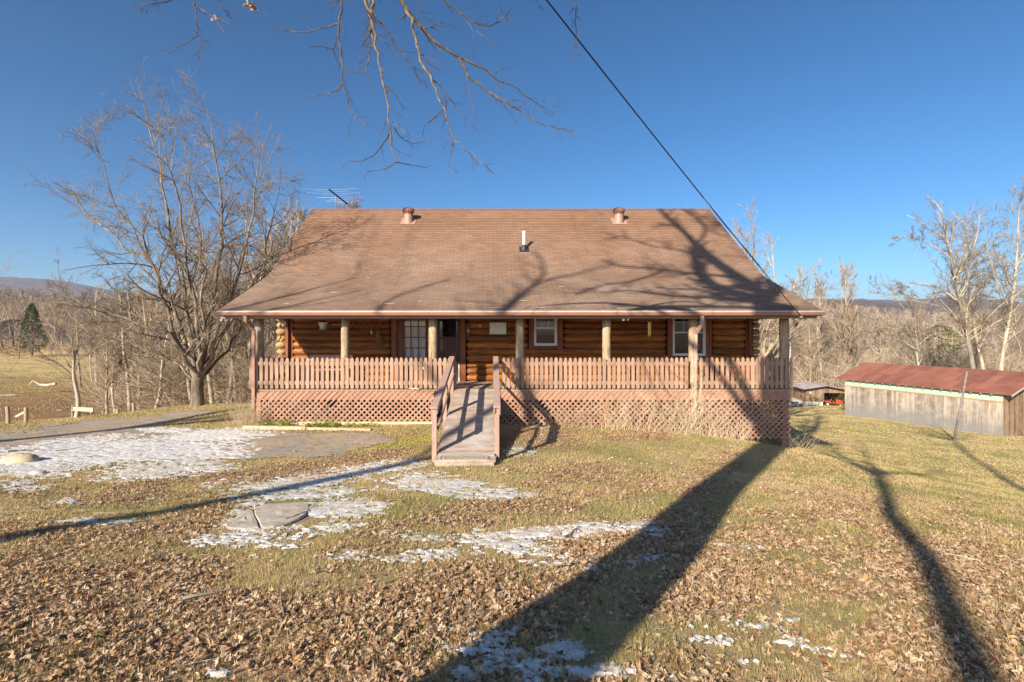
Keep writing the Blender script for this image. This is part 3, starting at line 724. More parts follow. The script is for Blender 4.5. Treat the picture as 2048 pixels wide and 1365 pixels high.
# downspouts
def spout(pts, w=.085, d=.06):
    b = MB(1)
    for p, q in zip(pts[:-1], pts[1:]):
        p, q = np.array(p), np.array(q); dr = (q-p)/np.linalg.norm(q-p)
        b.beam(p-dr*.02, q+dr*.02, w, d, up=(0,-1,.01))
    return b
xg = XP(1404,YE-.03); xd = XP(1390.5,13.87)
b = spout([(xg, YE-.03, ZE-.12),(xg, YE-.02, ZP(650,YE)),(xd, 13.86, ZP(668,13.86)),(xd, 13.87, ZP(838,13.87))])
M_spout = painted_wood('weathered_downspout', (.46,.30,.24), (.66,.56,.48), .5, .7)
b.build('downspout', M_spout, gut)
xg = XP(490.5,YE-.03); xd = XP(507,13.87)
b = spout([(xg, YE-.03, ZE-.12),(xg, YE-.02, ZP(643,YE)),(xd-.05, 13.8, ZP(654,13.86)),(xd, 13.87, ZP(662,13.86)),(xd, 13.87, ZP(840,13.87))])
b.build('downspout', M_gutter, gut)
# roof furniture
def on_roof(px, py):
    k = (ZRG-ZB)/(YR-YB); Y = (CZ-ZB+k*YB)/(k-(CY-py)/F); return np.array([XP(px,Y), Y, ZB+k*(Y-YB)+.01]), k
for px in (817, 1238):
    c, k = on_roof(px, 444); nrm = np.array([0,-k,1])/math.hypot(k,1); up = np.array([0,1,k])/math.hypot(k,1)
    b = MB(); b.obox(c+nrm*.012, (1,0,0), up, nrm, .29, .27, .008)
    b.lathe(c, [(.19,-.14),(.175,.10),(.17,.27),(.15,.30)], 24)
    v = b.build('roof_vent', simple('vent_base', (.36,.21,.16), .55, .1, 6, .5) if px == 817 else bpy.data.materials['vent_base'], roof)
    b = MB(); cc = c+np.array([0,0,.29])
    for j in range(22):
        a = j*2*math.pi/22; pts = []
        for s in range(7):
            th = math.pi*(s/6*.86+.07); a2 = a+.35*s/6; rr = .225*math.sin(th)**.7; pts.append((cc[0]+rr*math.cos(a2), cc[1]+rr*math.sin(a2), cc[2]+.13-.14*math.cos(th)))
        for s in range(6):
            p, q = np.array(pts[s]), np.array(pts[s+1]); rad = (p+q)/2-cc; rad[2] = 0; rad /= np.linalg.norm(rad); tg = np.array([-rad[1], rad[0], 0])
            wv = tg*.022+rad*.008; b._add([p-wv, p+wv, q+wv, q-wv], q=[(0,1,2,3)], r=j/22)
    b.lathe(cc, [(.19,-.005),(.19,.02)], 20); b.lathe(cc+np.array([0,0,.255]), [(.09,0),(.075,.02),(.02,.03)], 18)
    b.sphere(cc+np.array([0,0,.13]), .15, .15, .11, 12)
    b.build('turbine', simple('vent_turbine', (.20,.10,.075), .5, .15, 8, .5), v)
c, k = on_roof(1048, 500); nrm = np.array([0,-k,1])/math.hypot(k,1); up = np.array([0,1,k])/math.hypot(k,1)
b = MB(); b.lathe(c, [(.058,-.05),(.058,.56),(.066,.565),(.066,.64),(.05,.655)], 18); v = b.build('vent_pipe', simple('pvc', (.82,.82,.80), .35, .03), roof, smooth=False)
b = MB(); b.obox(c+nrm*.012, (1,0,0), up, nrm, .17, .17, .007); b.lathe(c, [(.12,-.05),(.085,.12),(.062,.17)], 18); b.build('flashing', simple('black_flashing', (.03,.035,.04), .5), v)

# ---- porch posts
pxs = [518, 690.5, 866, 1040, 1213, 1386, 1568]
for i, px in enumerate(pxs):
    x = XP(px, 14.14); rg = random.Random(i); n = 9; zs = np.linspace(DZ, 2.925, n) if i else np.linspace(DZ, 2.925, n)
    b = MB(i); r0 = .118+rg.uniform(-.006,.008)
    b.tube([(x+rg.uniform(-.004,.004), 14.14+rg.uniform(-.004,.004), z) for z in zs], [r0*(1+rg.uniform(-.03,.03)) for _ in zs], 20, r=.3+.1*i)
    b.build('post', M_post, house, smooth=True)
    b = MB(i); zg = gz(x, 14.2); b.box(x-.07, x+.07, 14.1, 14.24, zg-.3, DZ-.06); b.build('pier', M_stain2 if i else M_stain2, house)
# ---- deck
b = MB(8); x = XP(504,14)-.02
while x < XP(1580,14): b.box(x, x+.138, 13.97, YW+.05, DZ-.038, DZ); x += .143
dk = b.build('deck', M_deck, house)
b = MB(8); b.box(XP(521,14), XP(868,14), 13.953, 14.02, .66, DZ-.06); b.box(XP(999,14), XP(1581,14), 13.953, 14.02, .66, DZ-.06)
for x in (XP(504,14)+.02, XP(1578,14)): b.box(x-.02, x+.02, 14.03, YW, .70, DZ-.042)
b.build('rim_joist', M_stain2, house)
b = MB(8); b.box(XP(513,14), XP(913,14), 13.93, 13.968, DZ-.055, DZ-.016); b.box(XP(1001,14), XP(1583,14), 13.93, 13.968, DZ-.055, DZ-.016); b.build('deck_edge', M_stain, house)

# ---- railings
def picket(b, x, y, z0, h, w=.088, axis=0, rg=random):
    dx = rg.uniform(-.004,.004); hz = rg.uniform(-.008,.008); c = .025
    pr = [(-w/2,0),(w/2,0),(w/2,h-.055),(w/2-.012,h-.025),(.018,h),(-.018,h),(-w/2+.012,h-.025),(-w/2,h-.055)]
    le = rg.uniform(-.006,.006)
    if axis == 0: b.prism([(x+u+le*v, y, z0+v+(hz if v else 0)) for u, v in pr], (0, .019, 0), r=rg.random())
    else: b.prism([(x, y+u+le*v, z0+v+(hz if v else 0)) for u, v in pr][::-1], (.019, 0, 0), r=rg.random())
def railing(px0, px1, name='railing'):
    b = MB(int(px0)); rg = random.Random(int(px0)); x0, x1 = XP(px0,13.94), XP(px1,13.94)
    n = round((x1-x0)/.1395); pz = ZP(777,13.94)
    for i in range(n): picket(b, x0+(i+.5)*(x1-x0)/n, 13.905, pz, ZP(715.5,13.94)-pz, rg=rg)
    for pyc in (727.5, 766): b.box(x0, x1, 13.926, 13.964, ZP(pyc+3.6,13.94), ZP(pyc-3.6,13.94))
    b.build(name, M_stain, house)
bays = [(513,600),(600,690),(690,778),(778,866),(866,914)]
for a, c in ((497.5,601),(601,690),(690,779),(779,866),(866,913.5),(1003,1040),(1040,1126),(1126,1213),(1213,1299),(1299,1377),(1397,1480),(1480,1586.5)): railing(a, c)
for x, px in ((XP(509,14), 0), (XP(1576,14), 1)):
    b = MB(4+px); rg = random.Random(px); y = 14.3; pz = ZP(777,13.94)
    while y < YW-.12: picket(b, x, y, pz, .83, axis=1, rg=rg); y += .14
    for z in (DZ+.2, DZ+.72): b.box(x+.02, x+.058, 14.25, YW-.05, z-.05, z+.05)
    b.build('railing', M_stain, house)
# ---- lattice skirt
def lattice(x0, x1, z0, z1, y, seed=0, broken=None, axis=0):
    b = MB(seed); rg = random.Random(seed); p = .158; w = .042
    f = (lambda u, v, yy: (u, yy, v)) if axis == 0 else (lambda u, v, yy: (yy, u, v))
    up = (0,-1,0) if axis == 0 else (1,0,0)
    for s, yy in ((1, y), (-1, y+.011)):
        k0 = int(math.floor((x0-z1*1 if s == 1 else x0+z0)/p))-1; k1 = int(math.ceil((x1-z0 if s == 1 else x1+z1)/p))+1
        for k in range(k0, k1):
            c = k*p
            # line: u = c + s*v
            va, vb = (x0-c)/s, (x1-c)/s
            if va > vb: va, vb = vb, va
            va = max(va, z0); vb = min(vb, z1)
            if vb-va < .06: continue
            if broken and s == -1:
                um = c+s*(va+vb)/2
                if abs(um-broken) < .22 and rg.random() < .7: vb = va+(vb-va)*.45
            pa, pb = np.array(f(c+s*va, va, yy)), np.array(f(c+s*vb, vb, yy))
            d = (pb-pa)/np.linalg.norm(pb-pa); sd = np.cross(d, np.array(up, float))
            L = np.linalg.norm(pb-pa)
            b.obox((pa+pb)/2, d, sd, np.array(up, float), L/2, w/2, .0045, rg.random())
    return b
def latt(px0, px1, pyb, seed, broken=None):
    x0, x1 = XP(px0,13.95), XP(px1,13.95); lattice(x0, x1, ZP(pyb,13.95), DZ-.06, 13.935, seed, broken).build('lattice_skirt', M_stain2, house)
latt(523,690,843,1, XP(678,13.95)); latt(690,868,843,2); latt(999,1204,862,3, XP(1088,13.95)); latt(1204,1384,868,4); latt(1394,1478,874,5); latt(1478,1581,878,6)
for x, zb in ((XP(506,14), .0), (XP(1580,14), -.62)):
    lattice(14.05, YW+1.2, zb-.1, DZ-.06, x, 9, axis=1).build('lattice_skirt', M_stain2, house)
b = MB(); b.box(XP(524,14), XP(868,14), 13.925, 13.965, -.06, .06); b.build('skirt_board', simple('pale_board', (.55,.45,.28), .85, .25, 8), house)

# ---- doors and windows
M_glass = NT('window_glass'); t = M_glass; gl = t.n('ShaderNodeBsdfGlossy'); gl.inputs['Roughness'].default_value = .02; tp = t.n('ShaderNodeBsdfTransparent')
fz = t.n('ShaderNodeFresnel'); fz.inputs[0].default_value = 1.45; mx = t.n('ShaderNodeMixShader'); t.l(fz.outputs[0], mx.inputs[0]); t.l(tp.outputs[0], mx.inputs[1]); t.l(gl.outputs[0], mx.inputs[2]); t.l(mx.outputs[0], t.out.inputs[0]); M_glass = t.m
M_doorwood = wood('door_wood', (.20,.075,.035), (.14,.05,.025), (18,18,1.2), .45, (.03,.015,.01), .15, knots=False)
M_curtain = simple('curtain', (.72,.70,.66), .9, .06, 20)
def Wx(px): return XP(px, YW)
def Wz(py): return ZP(py, YW)
# cased opening boards
b = MB(2)
b.box(Wx(783), Wx(793), YW-.03, YW+.06, DZ, 3.03); b.build('door_casing', M_trim, house); b = MB(5); b.box(Wx(922.5), Wx(931), YW-.03, YW+.06, DZ, 3.03)
b.build('door_casing', M_trim, house)
b = MB(2); b.box(Wx(793.3), Wx(806), YW+.03, YW+.10, DZ, 3.03); b.box(Wx(919), Wx(922.3), YW+.01, YW+.10, DZ, 3.03); b.box(Wx(858.5), Wx(874), YW+.0, YW+.10, DZ, 3.03)
b.build('door_jamb', M_doorwood, house)
# french door
d1 = MB(3); xa, xb = Wx(806.3), Wx(858.2); ya, yb = YW+.04, YW+.08
gxs = [Wx(806.6), Wx(821.2), Wx(836), Wx(850.8)]; gzs = [2.96-.0, Wz(653.6), Wz(675.4), Wz(696.7), Wz(718), Wz(739)]
d1.box(gxs[3]-.0, xb, ya, yb, DZ+.01, 3.0); d1.box(xa, gxs[3], ya, yb, DZ+.01, gzs[5]); d1.box(xa, xa+.03, ya, yb, gzs[5], 3.0); d1.box(xa+.03, gxs[3], ya, yb, 2.93, 3.0)
for x in gxs[1:3]: d1.box(x-.014, x+.014, ya+.002, yb-.002, gzs[5], 2.93)
for z in gzs[1:5]: d1.box(xa+.03, gxs[3], ya+.004, yb-.004, z-.014, z+.014)
door1 = d1.build('door', M_doorwood, house)
d1.__init__(); d1.box(xa+.03, gxs[3], YW+.058, YW+.062, gzs[5], 2.93); d1.build('pane', M_glass, door1)
cb = MB(); n = 90; xs = np.linspace(xa+.02, gxs[3]+.02, n); yy = YW+.14+.022*np.sin(xs*52)+.012*np.sin(xs*131+1)
V = np.r_[np.c_[xs, yy, np.full(n, DZ+.35)], np.c_[xs, yy, np.full(n, 2.98)]]; cb._add(V, q=[(i, i+1, n+i+1, n+i) for i in range(n-1)], r=.5)
cb.build('curtain', M_curtain, door1, smooth=True)
# storm door
d2 = MB(4); xa, xb = Wx(874.5), Wx(918.7)
M_storm = simple('storm_door_frame', (.045,.038,.035), .4, .1)
for (x0, x1, z0, z1) in ((xa, xa+.07, DZ+.02, 3.0),(xb-.07, xb, DZ+.02, 3.0),(xa+.07, xb-.07, DZ+.02, DZ+.2),(xa+.07, xb-.07, Wz(677)-.03, Wz(677)+.03),(xa+.07, xb-.07, 2.93, 3.0)): d2.box(x0, x1, YW+.03, YW+.06, z0, z1)
door2 = d2.build('storm_door', M_storm, house)
d2 = MB(); d2.box(xa+.07, xb-.07, YW+.043, YW+.047, DZ+.2, 2.93); d2.build('pane', M_glass, door2)
d2 = MB(); d2.beam((xb-.03, YW+.0, 1.95), (xb-.03, YW+.0, 2.09), .02, .02, up=(0,1,0)); d2.beam((xb-.03, YW+.0, 1.96), (xb-.03, YW+.03, 1.96), .015, .015); d2.beam((xb-.03, YW+.0, 2.08), (xb-.03, YW+.03, 2.08), .015, .015); d2.build('handle', simple('dark_handle', (.03,.03,.03), .3), door2)
# inner door with its little square lights, seen through the glass
d2 = MB(5); 
d2.box(xa+.02, xb-.02, YW+.12, YW+.16, DZ+.02, Wz(674)); d2.box(xa+.02, xa+.10, YW+.12, YW+.16, Wz(674), 3.0); d2.box(xb-.10, xb-.02, YW+.12, YW+.16, Wz(674), 3.0)
d2.build('inner_door', M_doorwood, door2)
d2 = MB(); d2.box(Wx(916.5), Wx(919), YW-.005, YW+.025, DZ, 1.55); d2.build('lit_stile_strip', simple('sunlit_stile', (.6,.6,.6), .4), door2)  # sunlight on the stile's lower part, put in as a pale strip
# windows
def window(x0, x1, zb, zmid, zt, curtain):
    w = MB(3); f = .05
    for (a, c, z0, z1, y0, y1) in ((x0, x0+f, zb, zt, -.02, .06),(x1-f, x1, zb, zt, -.02, .06),(x0+f, x1-f, zb, zb+f, -.02, .06),(x0+f, x1-f, zt-f, zt, -.02, .06),(x0+f, x1-f, zmid-.022, zmid+.022, -.01, .05),
        (x0+f, x0+f+.025, zb+f, zt-f, .005, .04),(x1-f-.025, x1-f, zb+f, zt-f, .005, .04),(x0+f+.025, x1-f-.025, zb+f, zb+f+.03, .005, .04)):
        w.box(a, c, YW+y0, YW+y1, z0, z1)
    o = w.build('window', M_white, house)
    p = MB(); p.box(x0+f, x1-f, YW+.022, YW+.026, zb+f, zt-f); p.build('pane', M_glass, o)
    if curtain:
        cb = MB(); n = 60; xs = np.linspace(x0+.06, x1-.06, n); yy = YW+.13+.02*np.sin(xs*60)
        cb._add(np.r_[np.c_[xs, yy, np.full(n, zb+.5)], np.c_[xs, yy, np.full(n, zt)]], q=[(i, i+1, n+i+1, n+i) for i in range(n-1)], r=.5); cb.build('curtain', simple('dim_curtain', (.30,.27,.2), .9), o, smooth=True)
    b = MB(); nx = 3
    for i in range(1, nx): x = x0+f+(x1-x0-2*f)*i/nx; b.box(x-.007, x+.007, YW+.027, YW+.034, zmid+.02, zt-f)
    if not curtain: b.box(x0+f, x1-f, YW+.027, YW+.034, Wz(645), Wz(645)+.014)
    b.build('grille', M_white, o)
    return o
window(Wx(1068), Wx(1114), Wz(692), Wz(656.5), 3.0, True)
window(Wx(1345), Wx(1411), Wz(712), Wz(665.5), 3.0, False)
b = MB(4)
for (a, c, pb) in ((1058,1068,702),(1114,1126,702),(1335,1345,722),(1411,1423,722)): b = MB(a); b.box(Wx(a)+.004, Wx(c)-.004, YW-.035, YW+.05, Wz(pb), 3.03); b.build('window_casing', M_trim, house)
for (a, c, z0, z1) in ((1068,1114,697.5,692.4),(1345,1411,718,712.4)): b = MB(); b.box(Wx(a), Wx(c), YW-.03, YW+.05, Wz(z0), Wz(z1)); b.build('window_sill', M_trim, house)
# floodlights at the eave corners
def flood(px, py, Y, mat):
    c = P(px, py, Y); b = MB(); b.box(c[0]-.05, c[0]+.05, Y-.02, Y+.05, c[2]+.02, c[2]+.05)
    for s in (-1, 1):
        a = c+np.array([s*.07, -.04, -.0]); a = c+np.array([s*.035, -.02, .0]); pts = [a+np.array([0,0,.03]), a+np.array([s*.02,-.03,-.01]), a+np.array([s*.03,-.06,-.03])]; b.tube(pts, [.012,.024,.034], 12)
    return b.build('floodlight', mat, house, smooth=False)
flood(450,639,13.78,M_white); flood(1603,637,13.78,simple('grey_fixture', (.45,.45,.45), .5)); flood(1250,637.5,13.78,simple('grey_fixture2', (.5,.5,.48), .5)); flood(568,646,15.9,M_white)

# ================================================================ RAMP
M_rail = painted_wood('ramp_rail_paint', (.36,.235,.185), (.55,.44,.37), .6, .45)
M_ramp = wood('ramp_boards', (.50,.39,.31), (.38,.28,.22), (1.5,14,14), .8, (.20,.14,.10), .15, knots=False, weather=(.50,.46,.45))
Y0r, Y1r = 13.93, 9.62; Z0r, Z1r = .955, .20
ramp = empty('access_ramp', (-.5, 11.8, 0.05), 'long wooden access ramp with handrails leading up to the porch', 'ramp')
def rz(y): return Z1r+(Z0r-Z1r)*(y-Y1r)/(Y0r-Y1r)
b = MB(11); n = 31
for i in range(n):
    ya = Y1r+(Y0r-Y1r)*i/n; yb = Y1r+(Y0r-Y1r)*(i+1)/n-.006
    b.prism([(-1.06, ya, rz(ya)),(-1.06, yb, rz(yb)),(-1.06, yb, rz(yb)-.036),(-1.06, ya, rz(ya)-.036)], (1.09, 0, 0), r=random.Random(i).random())
b.build('ramp_deck', M_ramp, ramp)
for x in (-1.10, .034):
    b = MB(12); b.prism([(x, Y1r-.02, rz(Y1r)-.04-.0),(x, Y0r, rz(Y0r)-.04),(x, Y0r, rz(Y0r)-.2),(x, Y1r-.02, .0)], (.036,0,0))
    b.build('side_board', M_rail, ramp)
b = MB(13)
b.box(-1.08, .02, 9.28, Y1r-.003, .02, rz(Y1r)-.045); b.box(-1.10, .05, 9.30, 9.605, rz(Y1r)-.044, rz(Y1r)-.012)
b.build('bottom_step', M_ramp, ramp)
for x, xo, rows in ((-1.13, -.06, (9.72, 11.85, 13.86)), (.075, .0, (9.78, 11.85, 13.86))):
    hr = .90
    b = MB(14)
    for y in rows:
        b.box(x-.045, x+.045, y-.045, y+.045, max(gz(x, y)-.1, -.2), rz(y)+hr-.05, r=.6)
    b.build('handrail_post', M_rail, ramp)
    b = MB(15)
    p, q = np.array([x, rows[0]-.08, rz(rows[0]-.08)+hr]), np.array([x, rows[-1]+.05, rz(rows[-1]+.05)+hr])
    b.beam(p, q, .14, .038); b.build('top_rail', M_rail, ramp)
    b = MB(16); o = np.array([(.05 if x > 0 else .052)*(-1 if x < 0 else 1)*-1, 0, -.05]); 
    b.beam(p+o+np.array([0,0,-.03]), q+o+np.array([0,0,-.03]), .034, .085, r=.3)
    b.beam(p+o+np.array([0,.05,-.42]), q+o+np.array([0,0,-.42]), .034, .085, r=.5)
    if x > 0: b.beam(p+np.array([.052,0,-.09]), q+np.array([.052,0,-.09]), .034, .13, r=.3)
    b.build('side_rail', M_rail, ramp)
# rubber mat on the bottom step
b = MB(); t = NT('mat'); n = t.noise(25, None, 4); M_mat = t.fin(t.ramp(n, [(.35, (.30,.27,.23)), (.6, (.50,.46,.38))]), .9, t.bump(n, .6, .01))
zt = rz(Y1r)-.012
b.box(-1.0, -.07, 9.315, 9.59, zt+.001, zt+.013)
mt = empty('door_mat', (-.53, 9.45, zt+.001), 'weathered grey rectangular mat lying on the step at the foot of the ramp', 'door mat'); b.build('mat', M_mat, mt)
b = MB()
for (a, c, y0, y1) in ((-.98,-.09,9.325,9.34),(-.98,-.09,9.565,9.58),(-.98,-.965,9.34,9.565),(-.105,-.09,9.34,9.565),(-.90,-.17,9.37,9.38),(-.90,-.17,9.525,9.535),(-.90,-.89,9.38,9.525),(-.18,-.17,9.38,9.525)): b.box(a, c, y0, y1, zt+.014, zt+.020)
rg = random.Random(2)
for i in range(14):
    cx = -.84+i*.047+rg.uniform(-.01,.01); cy = 9.45+rg.uniform(-.04,.04); a = [(cx+.02*math.cos(k), cy+.02*math.sin(k), zt+.017) for k in np.linspace(0, 5, 8)]
    b.tube(a, .004, 4)
b.build('raised_border', simple('mat_border', (.22,.20,.17), .9), mt)

# ================================================================ THINGS ON THE PORCH
def thing(name, b, mat, label, cat, group=None, smooth=False, origin=None):
    o = b.build(name, mat, smooth=smooth, origin=origin); return tag(o, label, cat, group)
# bench
M_bench = simple('pink_brown_paint', (.50,.30,.25), .55, .12, 8)
bx0, bx1 = XP(612,15.4), XP(700,15.4)
be = empty('porch_bench', ((bx0+bx1)/2, 15.4, DZ), 'brown painted wooden bench against the wall behind the left pickets', 'bench')
b = MB(1)
for k in range(4): b.box(bx0+.05, bx1-.05, 15.18+k*.12, 15.28+k*.12, DZ+.42, DZ+.445)
b.build('seat', M_bench, be)
b = MB(2); b.box(bx0, bx1, 15.68, 15.72, ZP(722,15.7), ZP(710.5,15.7)); b.box(bx0+.05, bx1-.05, 15.66, 15.68, DZ+.52, DZ+.60)
for k in range(8): x = bx0+.1+k*(bx1-bx0-.25)/7; b.box(x, x+.06, 15.682, 15.70, DZ+.6, ZP(722,15.7))
b.build('backrest', M_bench, be)
for x in (bx0+.03, bx1-.09):
    b = MB(3); b.box(x, x+.06, 15.14, 15.66, DZ+.64, DZ+.67); b.box(x+.005, x+.055, 15.16, 15.21, DZ+.0, DZ+.64); b.build('armrest', M_bench, be)
    b = MB(3); b.box(x, x+.06, 15.60, 15.66, DZ, DZ+.64); b.build('leg', M_bench, be)
# lantern
c = P(646.5, 659, 15.2)
la = empty('porch_lantern', c, 'silver flared lantern hanging from the porch ceiling by the left corner', 'lantern')
b = MB(); b.lathe(c, [(.07,.01),(.09,.03),(.145,.19),(.16,.21)], 20); b.build('shade', simple('zinc', (.62,.60,.52), .35, .1, 6, .5, .6), la)
b = MB(); b.lathe(c, [(.10,-.015),(.125,-.005),(.125,.012),(.06,.014)], 20); b.build('base', simple('teal_paint', (.25,.45,.42), .5), la)
b = MB(); b.lathe(c, [(.17,.212),(.12,.235),(.03,.26),(.02,.28)], 20); b.tube([c+[0,0,.27], [c[0],c[1],3.03]], .004, 5); b.build('cap', simple('lantern_cap', (.08,.08,.08), .5), la)
# row of small wooden pegs
b = MB(); y = YW-.04; b.box(XP(664,y), XP(683,y), y-.01, y, ZP(651,y), ZP(650,y))
for k in range(5): x = XP(666+k*3.7, y); b.box(x-.012, x+.012, y-.045, y-.011, ZP(651,y), ZP(648.2,y))
thing('peg_rail', b, simple('pale_peg', (.6,.5,.3), .7), 'short rail of pale pegs on the log wall beside the lantern', 'peg rail')
# accordion rack
b = MB(); y = YW-.06; xs = [XP(701+k*10.6, y) for k in range(7)]; z0, z1 = ZP(640.5,y), ZP(656.5,y); zm = (z0+z1)/2
for i in range(6):
    for j, (a, c) in enumerate(((z0, z1), (z1, z0))):
        b.beam((xs[i], y-.012*j, zm+(a-zm)*(1 if i % 2 == 0 else -1)), (xs[i+1], y-.012*j, zm+(a-zm)*(-1 if i % 2 == 0 else 1)), .022, .01, up=(0,1,0))
thing('accordion_rack', b, wood('rack_wood', (.45,.2,.08), (.35,.14,.05), knots=False), 'folding wooden accordion peg rack mounted on the log wall', 'rack')
# broom
y = YW-.085; c = P(754.5, 638, y)
br = empty('broom', P(758, 697, y), 'old broom hanging upright on the log wall left of the glazed door', 'broom')
b = MB(); b.tube([P(754.5,636,y), P(755.5,662,y)], .012, 8); b.build('handle', M_log, br)
b = MB(); rg = random.Random(4)
for k in range(60):
    a = rg.uniform(-1, 1); p = P(755.7+a*2.2, 662, y+rg.uniform(-.03,.03)); q = P(760+a*7.5, 696+rg.uniform(-2,1.5), y+rg.uniform(-.05,.04)); b.tube([p, (p+q)/2+[a*.01,0,0], q], [.006,.005,.002], 4)
b.tube([P(753,664,y), P(759,664,y)], .018, 8)
b.build('bristles', simple('straw', (.36,.19,.07), .85, .3, 30), br)
# tiny hanging ornament
b = MB(); y = YW-.14; b.tube([P(742.5,656,y), P(742.5,662,y)], .003, 4); b.box(XP(741.3,y), XP(743.8,y), y-.01, y+.01, ZP(668.5,y), ZP(662,y)); thing('hanging_tag', b, M_white, 'tiny white chime hanging below the accordion rack', 'ornament')
# gold heart plaque, small white plaque, wreath
y = YW-.05; b = MB(); b.box(XP(932.5,y), XP(940.5,y), y-.0, y+.02, ZP(674,y), ZP(648.5,y))
pl = empty('wall_plaque', P(936.5, 674, y), 'narrow dark wooden plaque bearing a gold heart beside the entrance', 'plaque'); b.build('board', M_doorwood, pl)
b = MB(); hp = []
for k in range(24):
    a = k*2*math.pi/24; hp.append((16*math.sin(a)**3/17, (13*math.cos(a)-5*math.cos(2*a)-2*math.cos(3*a)-math.cos(4*a))/17))
c = P(936.3, 662, y-.02); b.prism([(c[0]+u*.055, y-.022, c[2]+v*.055) for u, v in hp], (0,.018,0)); b.sphere(c+[0,0,.085], .018, .012, .018, 8); b.sphere(c+[0,0,-.085], .016, .01, .016, 8)
b.build('heart', simple('gold_heart', (.75,.38,.06), .35, .05, 5, .5), pl)
c = P(960, 652, y); b = MB(); b.prism([(c[0]+u*.06, y, c[2]+v*.06) for u, v in hp], (0,.02,0)); thing('heart_ornament', b, simple('grey_white', (.55,.55,.55), .5), 'small pale heart ornament between the plaque and the framed mirror', 'ornament')
y = YW-.07; x0, x1, z0, z1 = XP(977.5,y), XP(1014,y), ZP(670.5,y), ZP(644,y)
fm = empty('framed_mirror', ((x0+x1)/2, y, z0), 'rectangular mirror in a thin green frame hung on the log wall', 'mirror')
b = MB(); f = .03; b.box(x0, x1, y-.01, y+.02, z0, z0+f); b.box(x0, x1, y-.01, y+.02, z1-f, z1); b.box(x0, x0+f, y-.008, y+.018, z0+f, z1-f); b.box(x1-f, x1, y-.008, y+.018, z0+f, z1-f); b.build('frame', simple('green_frame', (.14,.17,.05), .5), fm)
t = NT('mirror_reflection'); n = t.noise(9, t.map((1.2,1,2.6)), 8, .75); M_mirror_refl = t.fin(t.ramp(n, [(.34, (.25,.2,.17)), (.44, (.8,.77,.73)), (.6, (.92,.91,.9))]), .25, None, .6)  # mirror's bright reflection painted into the colour as mottled noise
b = MB(); b.box(x0+f, x1-f, y, y+.006, z0+f, z1-f); b.build('glass', M_mirror_refl, fm)
b = MB(3); c = P(1025.5, 659, y); rg = random.Random(8)
for k in range(110):
    a = rg.uniform(0, 6.28); r_ = .085+rg.uniform(-.02,.02); p = c+[r_*math.cos(a), rg.uniform(-.02,.02), r_*1.15*math.sin(a)]; b.tube([p, p+[rg.uniform(-.04,.04), rg.uniform(-.03,.01), rg.uniform(-.04,.04)]], [.004,.001], 3)
thing('wreath', b, simple('dark_twig', (.03,.02,.018), .8), 'small dark twig wreath on the wall just left of the middle post', 'wreath')
# wind chime
c = P(1299, 640, 14.9); wc = empty('wind_chime', P(1299, 674, 14.9), 'brass wind chime hanging under the eave right of the window pair', 'wind chime')
b = MB(); b.lathe(c+[0,0,-.03], [(.05,0),(.05,.015)], 14); b.tube([c, [c[0],c[1],3.03]], .003, 4); b.build('top_disc', simple('dark_disc', (.08,.05,.03), .5), wc)
b = MB()
for k, L in enumerate((.36,.40,.46,.38,.42)):
    a = k*6.283/5; p = c+[.038*math.cos(a), .038*math.sin(a), -.06]; b.tube([p, p-[0,0,L]], .008, 8)
b.build('tubes', simple('brass', (.75,.52,.16), .25, .05, 3, .5, .7), wc)
# yellow pot and plants on the deck
c = P(537, 776, 14.6); c[2] = DZ; b = MB(); b.lathe(c, [(.06,0),(.085,.16),(.09,.17)], 16); thing('yellow_bucket', b, simple('yellow_paint', (.75,.5,.03), .5), 'small yellow bucket on the porch floor by the left corner post', 'bucket')
for px, s in ((592, 1), (603, 2)):
    c = P(px, 770, 15.35); c[2] = DZ; pp = empty('potted_plant', c, ('withered plant in a dark pot on the porch left of the bench', 'shorter dried plant in a dark pot touching the bench end')[s-1], 'plant')
    b = MB(); b.lathe(c, [(.09,0),(.12,.2),(.13,.21)], 14); b.build('pot', M_dark, pp)
    b = MB(s); rg = random.Random(s)
    for k in range(26):
        a = rg.uniform(0, 6.28); h = rg.uniform(.3,.62)/s**.3; p = c+[0,0,.2]; q = p+[math.cos(a)*.1, math.sin(a)*.1, h*.6]; e = q+[math.cos(a)*.12, math.sin(a)*.1, h*.4*rg.uniform(-.3,1)]
        b.tube([p, q, e], [.004,.003,.002], 4)
        for j in range(3): w_ = q+(e-q)*rg.random(); b._add([w_, w_+[.03,.0,.03], w_+[.07,.01,.0], w_+[.03,.01,-.03]], q=[(0,1,2,3)], r=rg.random())
    b.build('stems', simple('dried_leaf', (.50,.40,.26), .8, .3), pp)
# pale planks under the deck-edge
c = P(828, 781, 13.9); b = MB(); rg = random.Random(1)
b.tube([(c[0]-.14+.28*k/6, 13.9+.02*math.sin(k), DZ+.015+.012*math.sin(k*2)) for k in range(7)], .022, 8)
thing('garden_hose_end', b, simple('hose', (.55,.48,.34), .6), 'pale coiled bit of hose left on the porch edge by the third post', 'hose')
# landscape timber along the left bed
b = MB(4); p, q = hit(488, 858), hit(612, 860); b.beam(p+[0,0,.04], q+[0,0,.04], .1, .09); q2 = hit(742, 862); b.beam(q+[.03,0,.03], q2+[0,.0,.02], .09, .07)
thing('landscape_timber', b, simple('grey_timber', (.50,.38,.26), .85, .25, 9, bump=.5), 'weathered timber edging laid along the bed under the left lattice', 'timber')
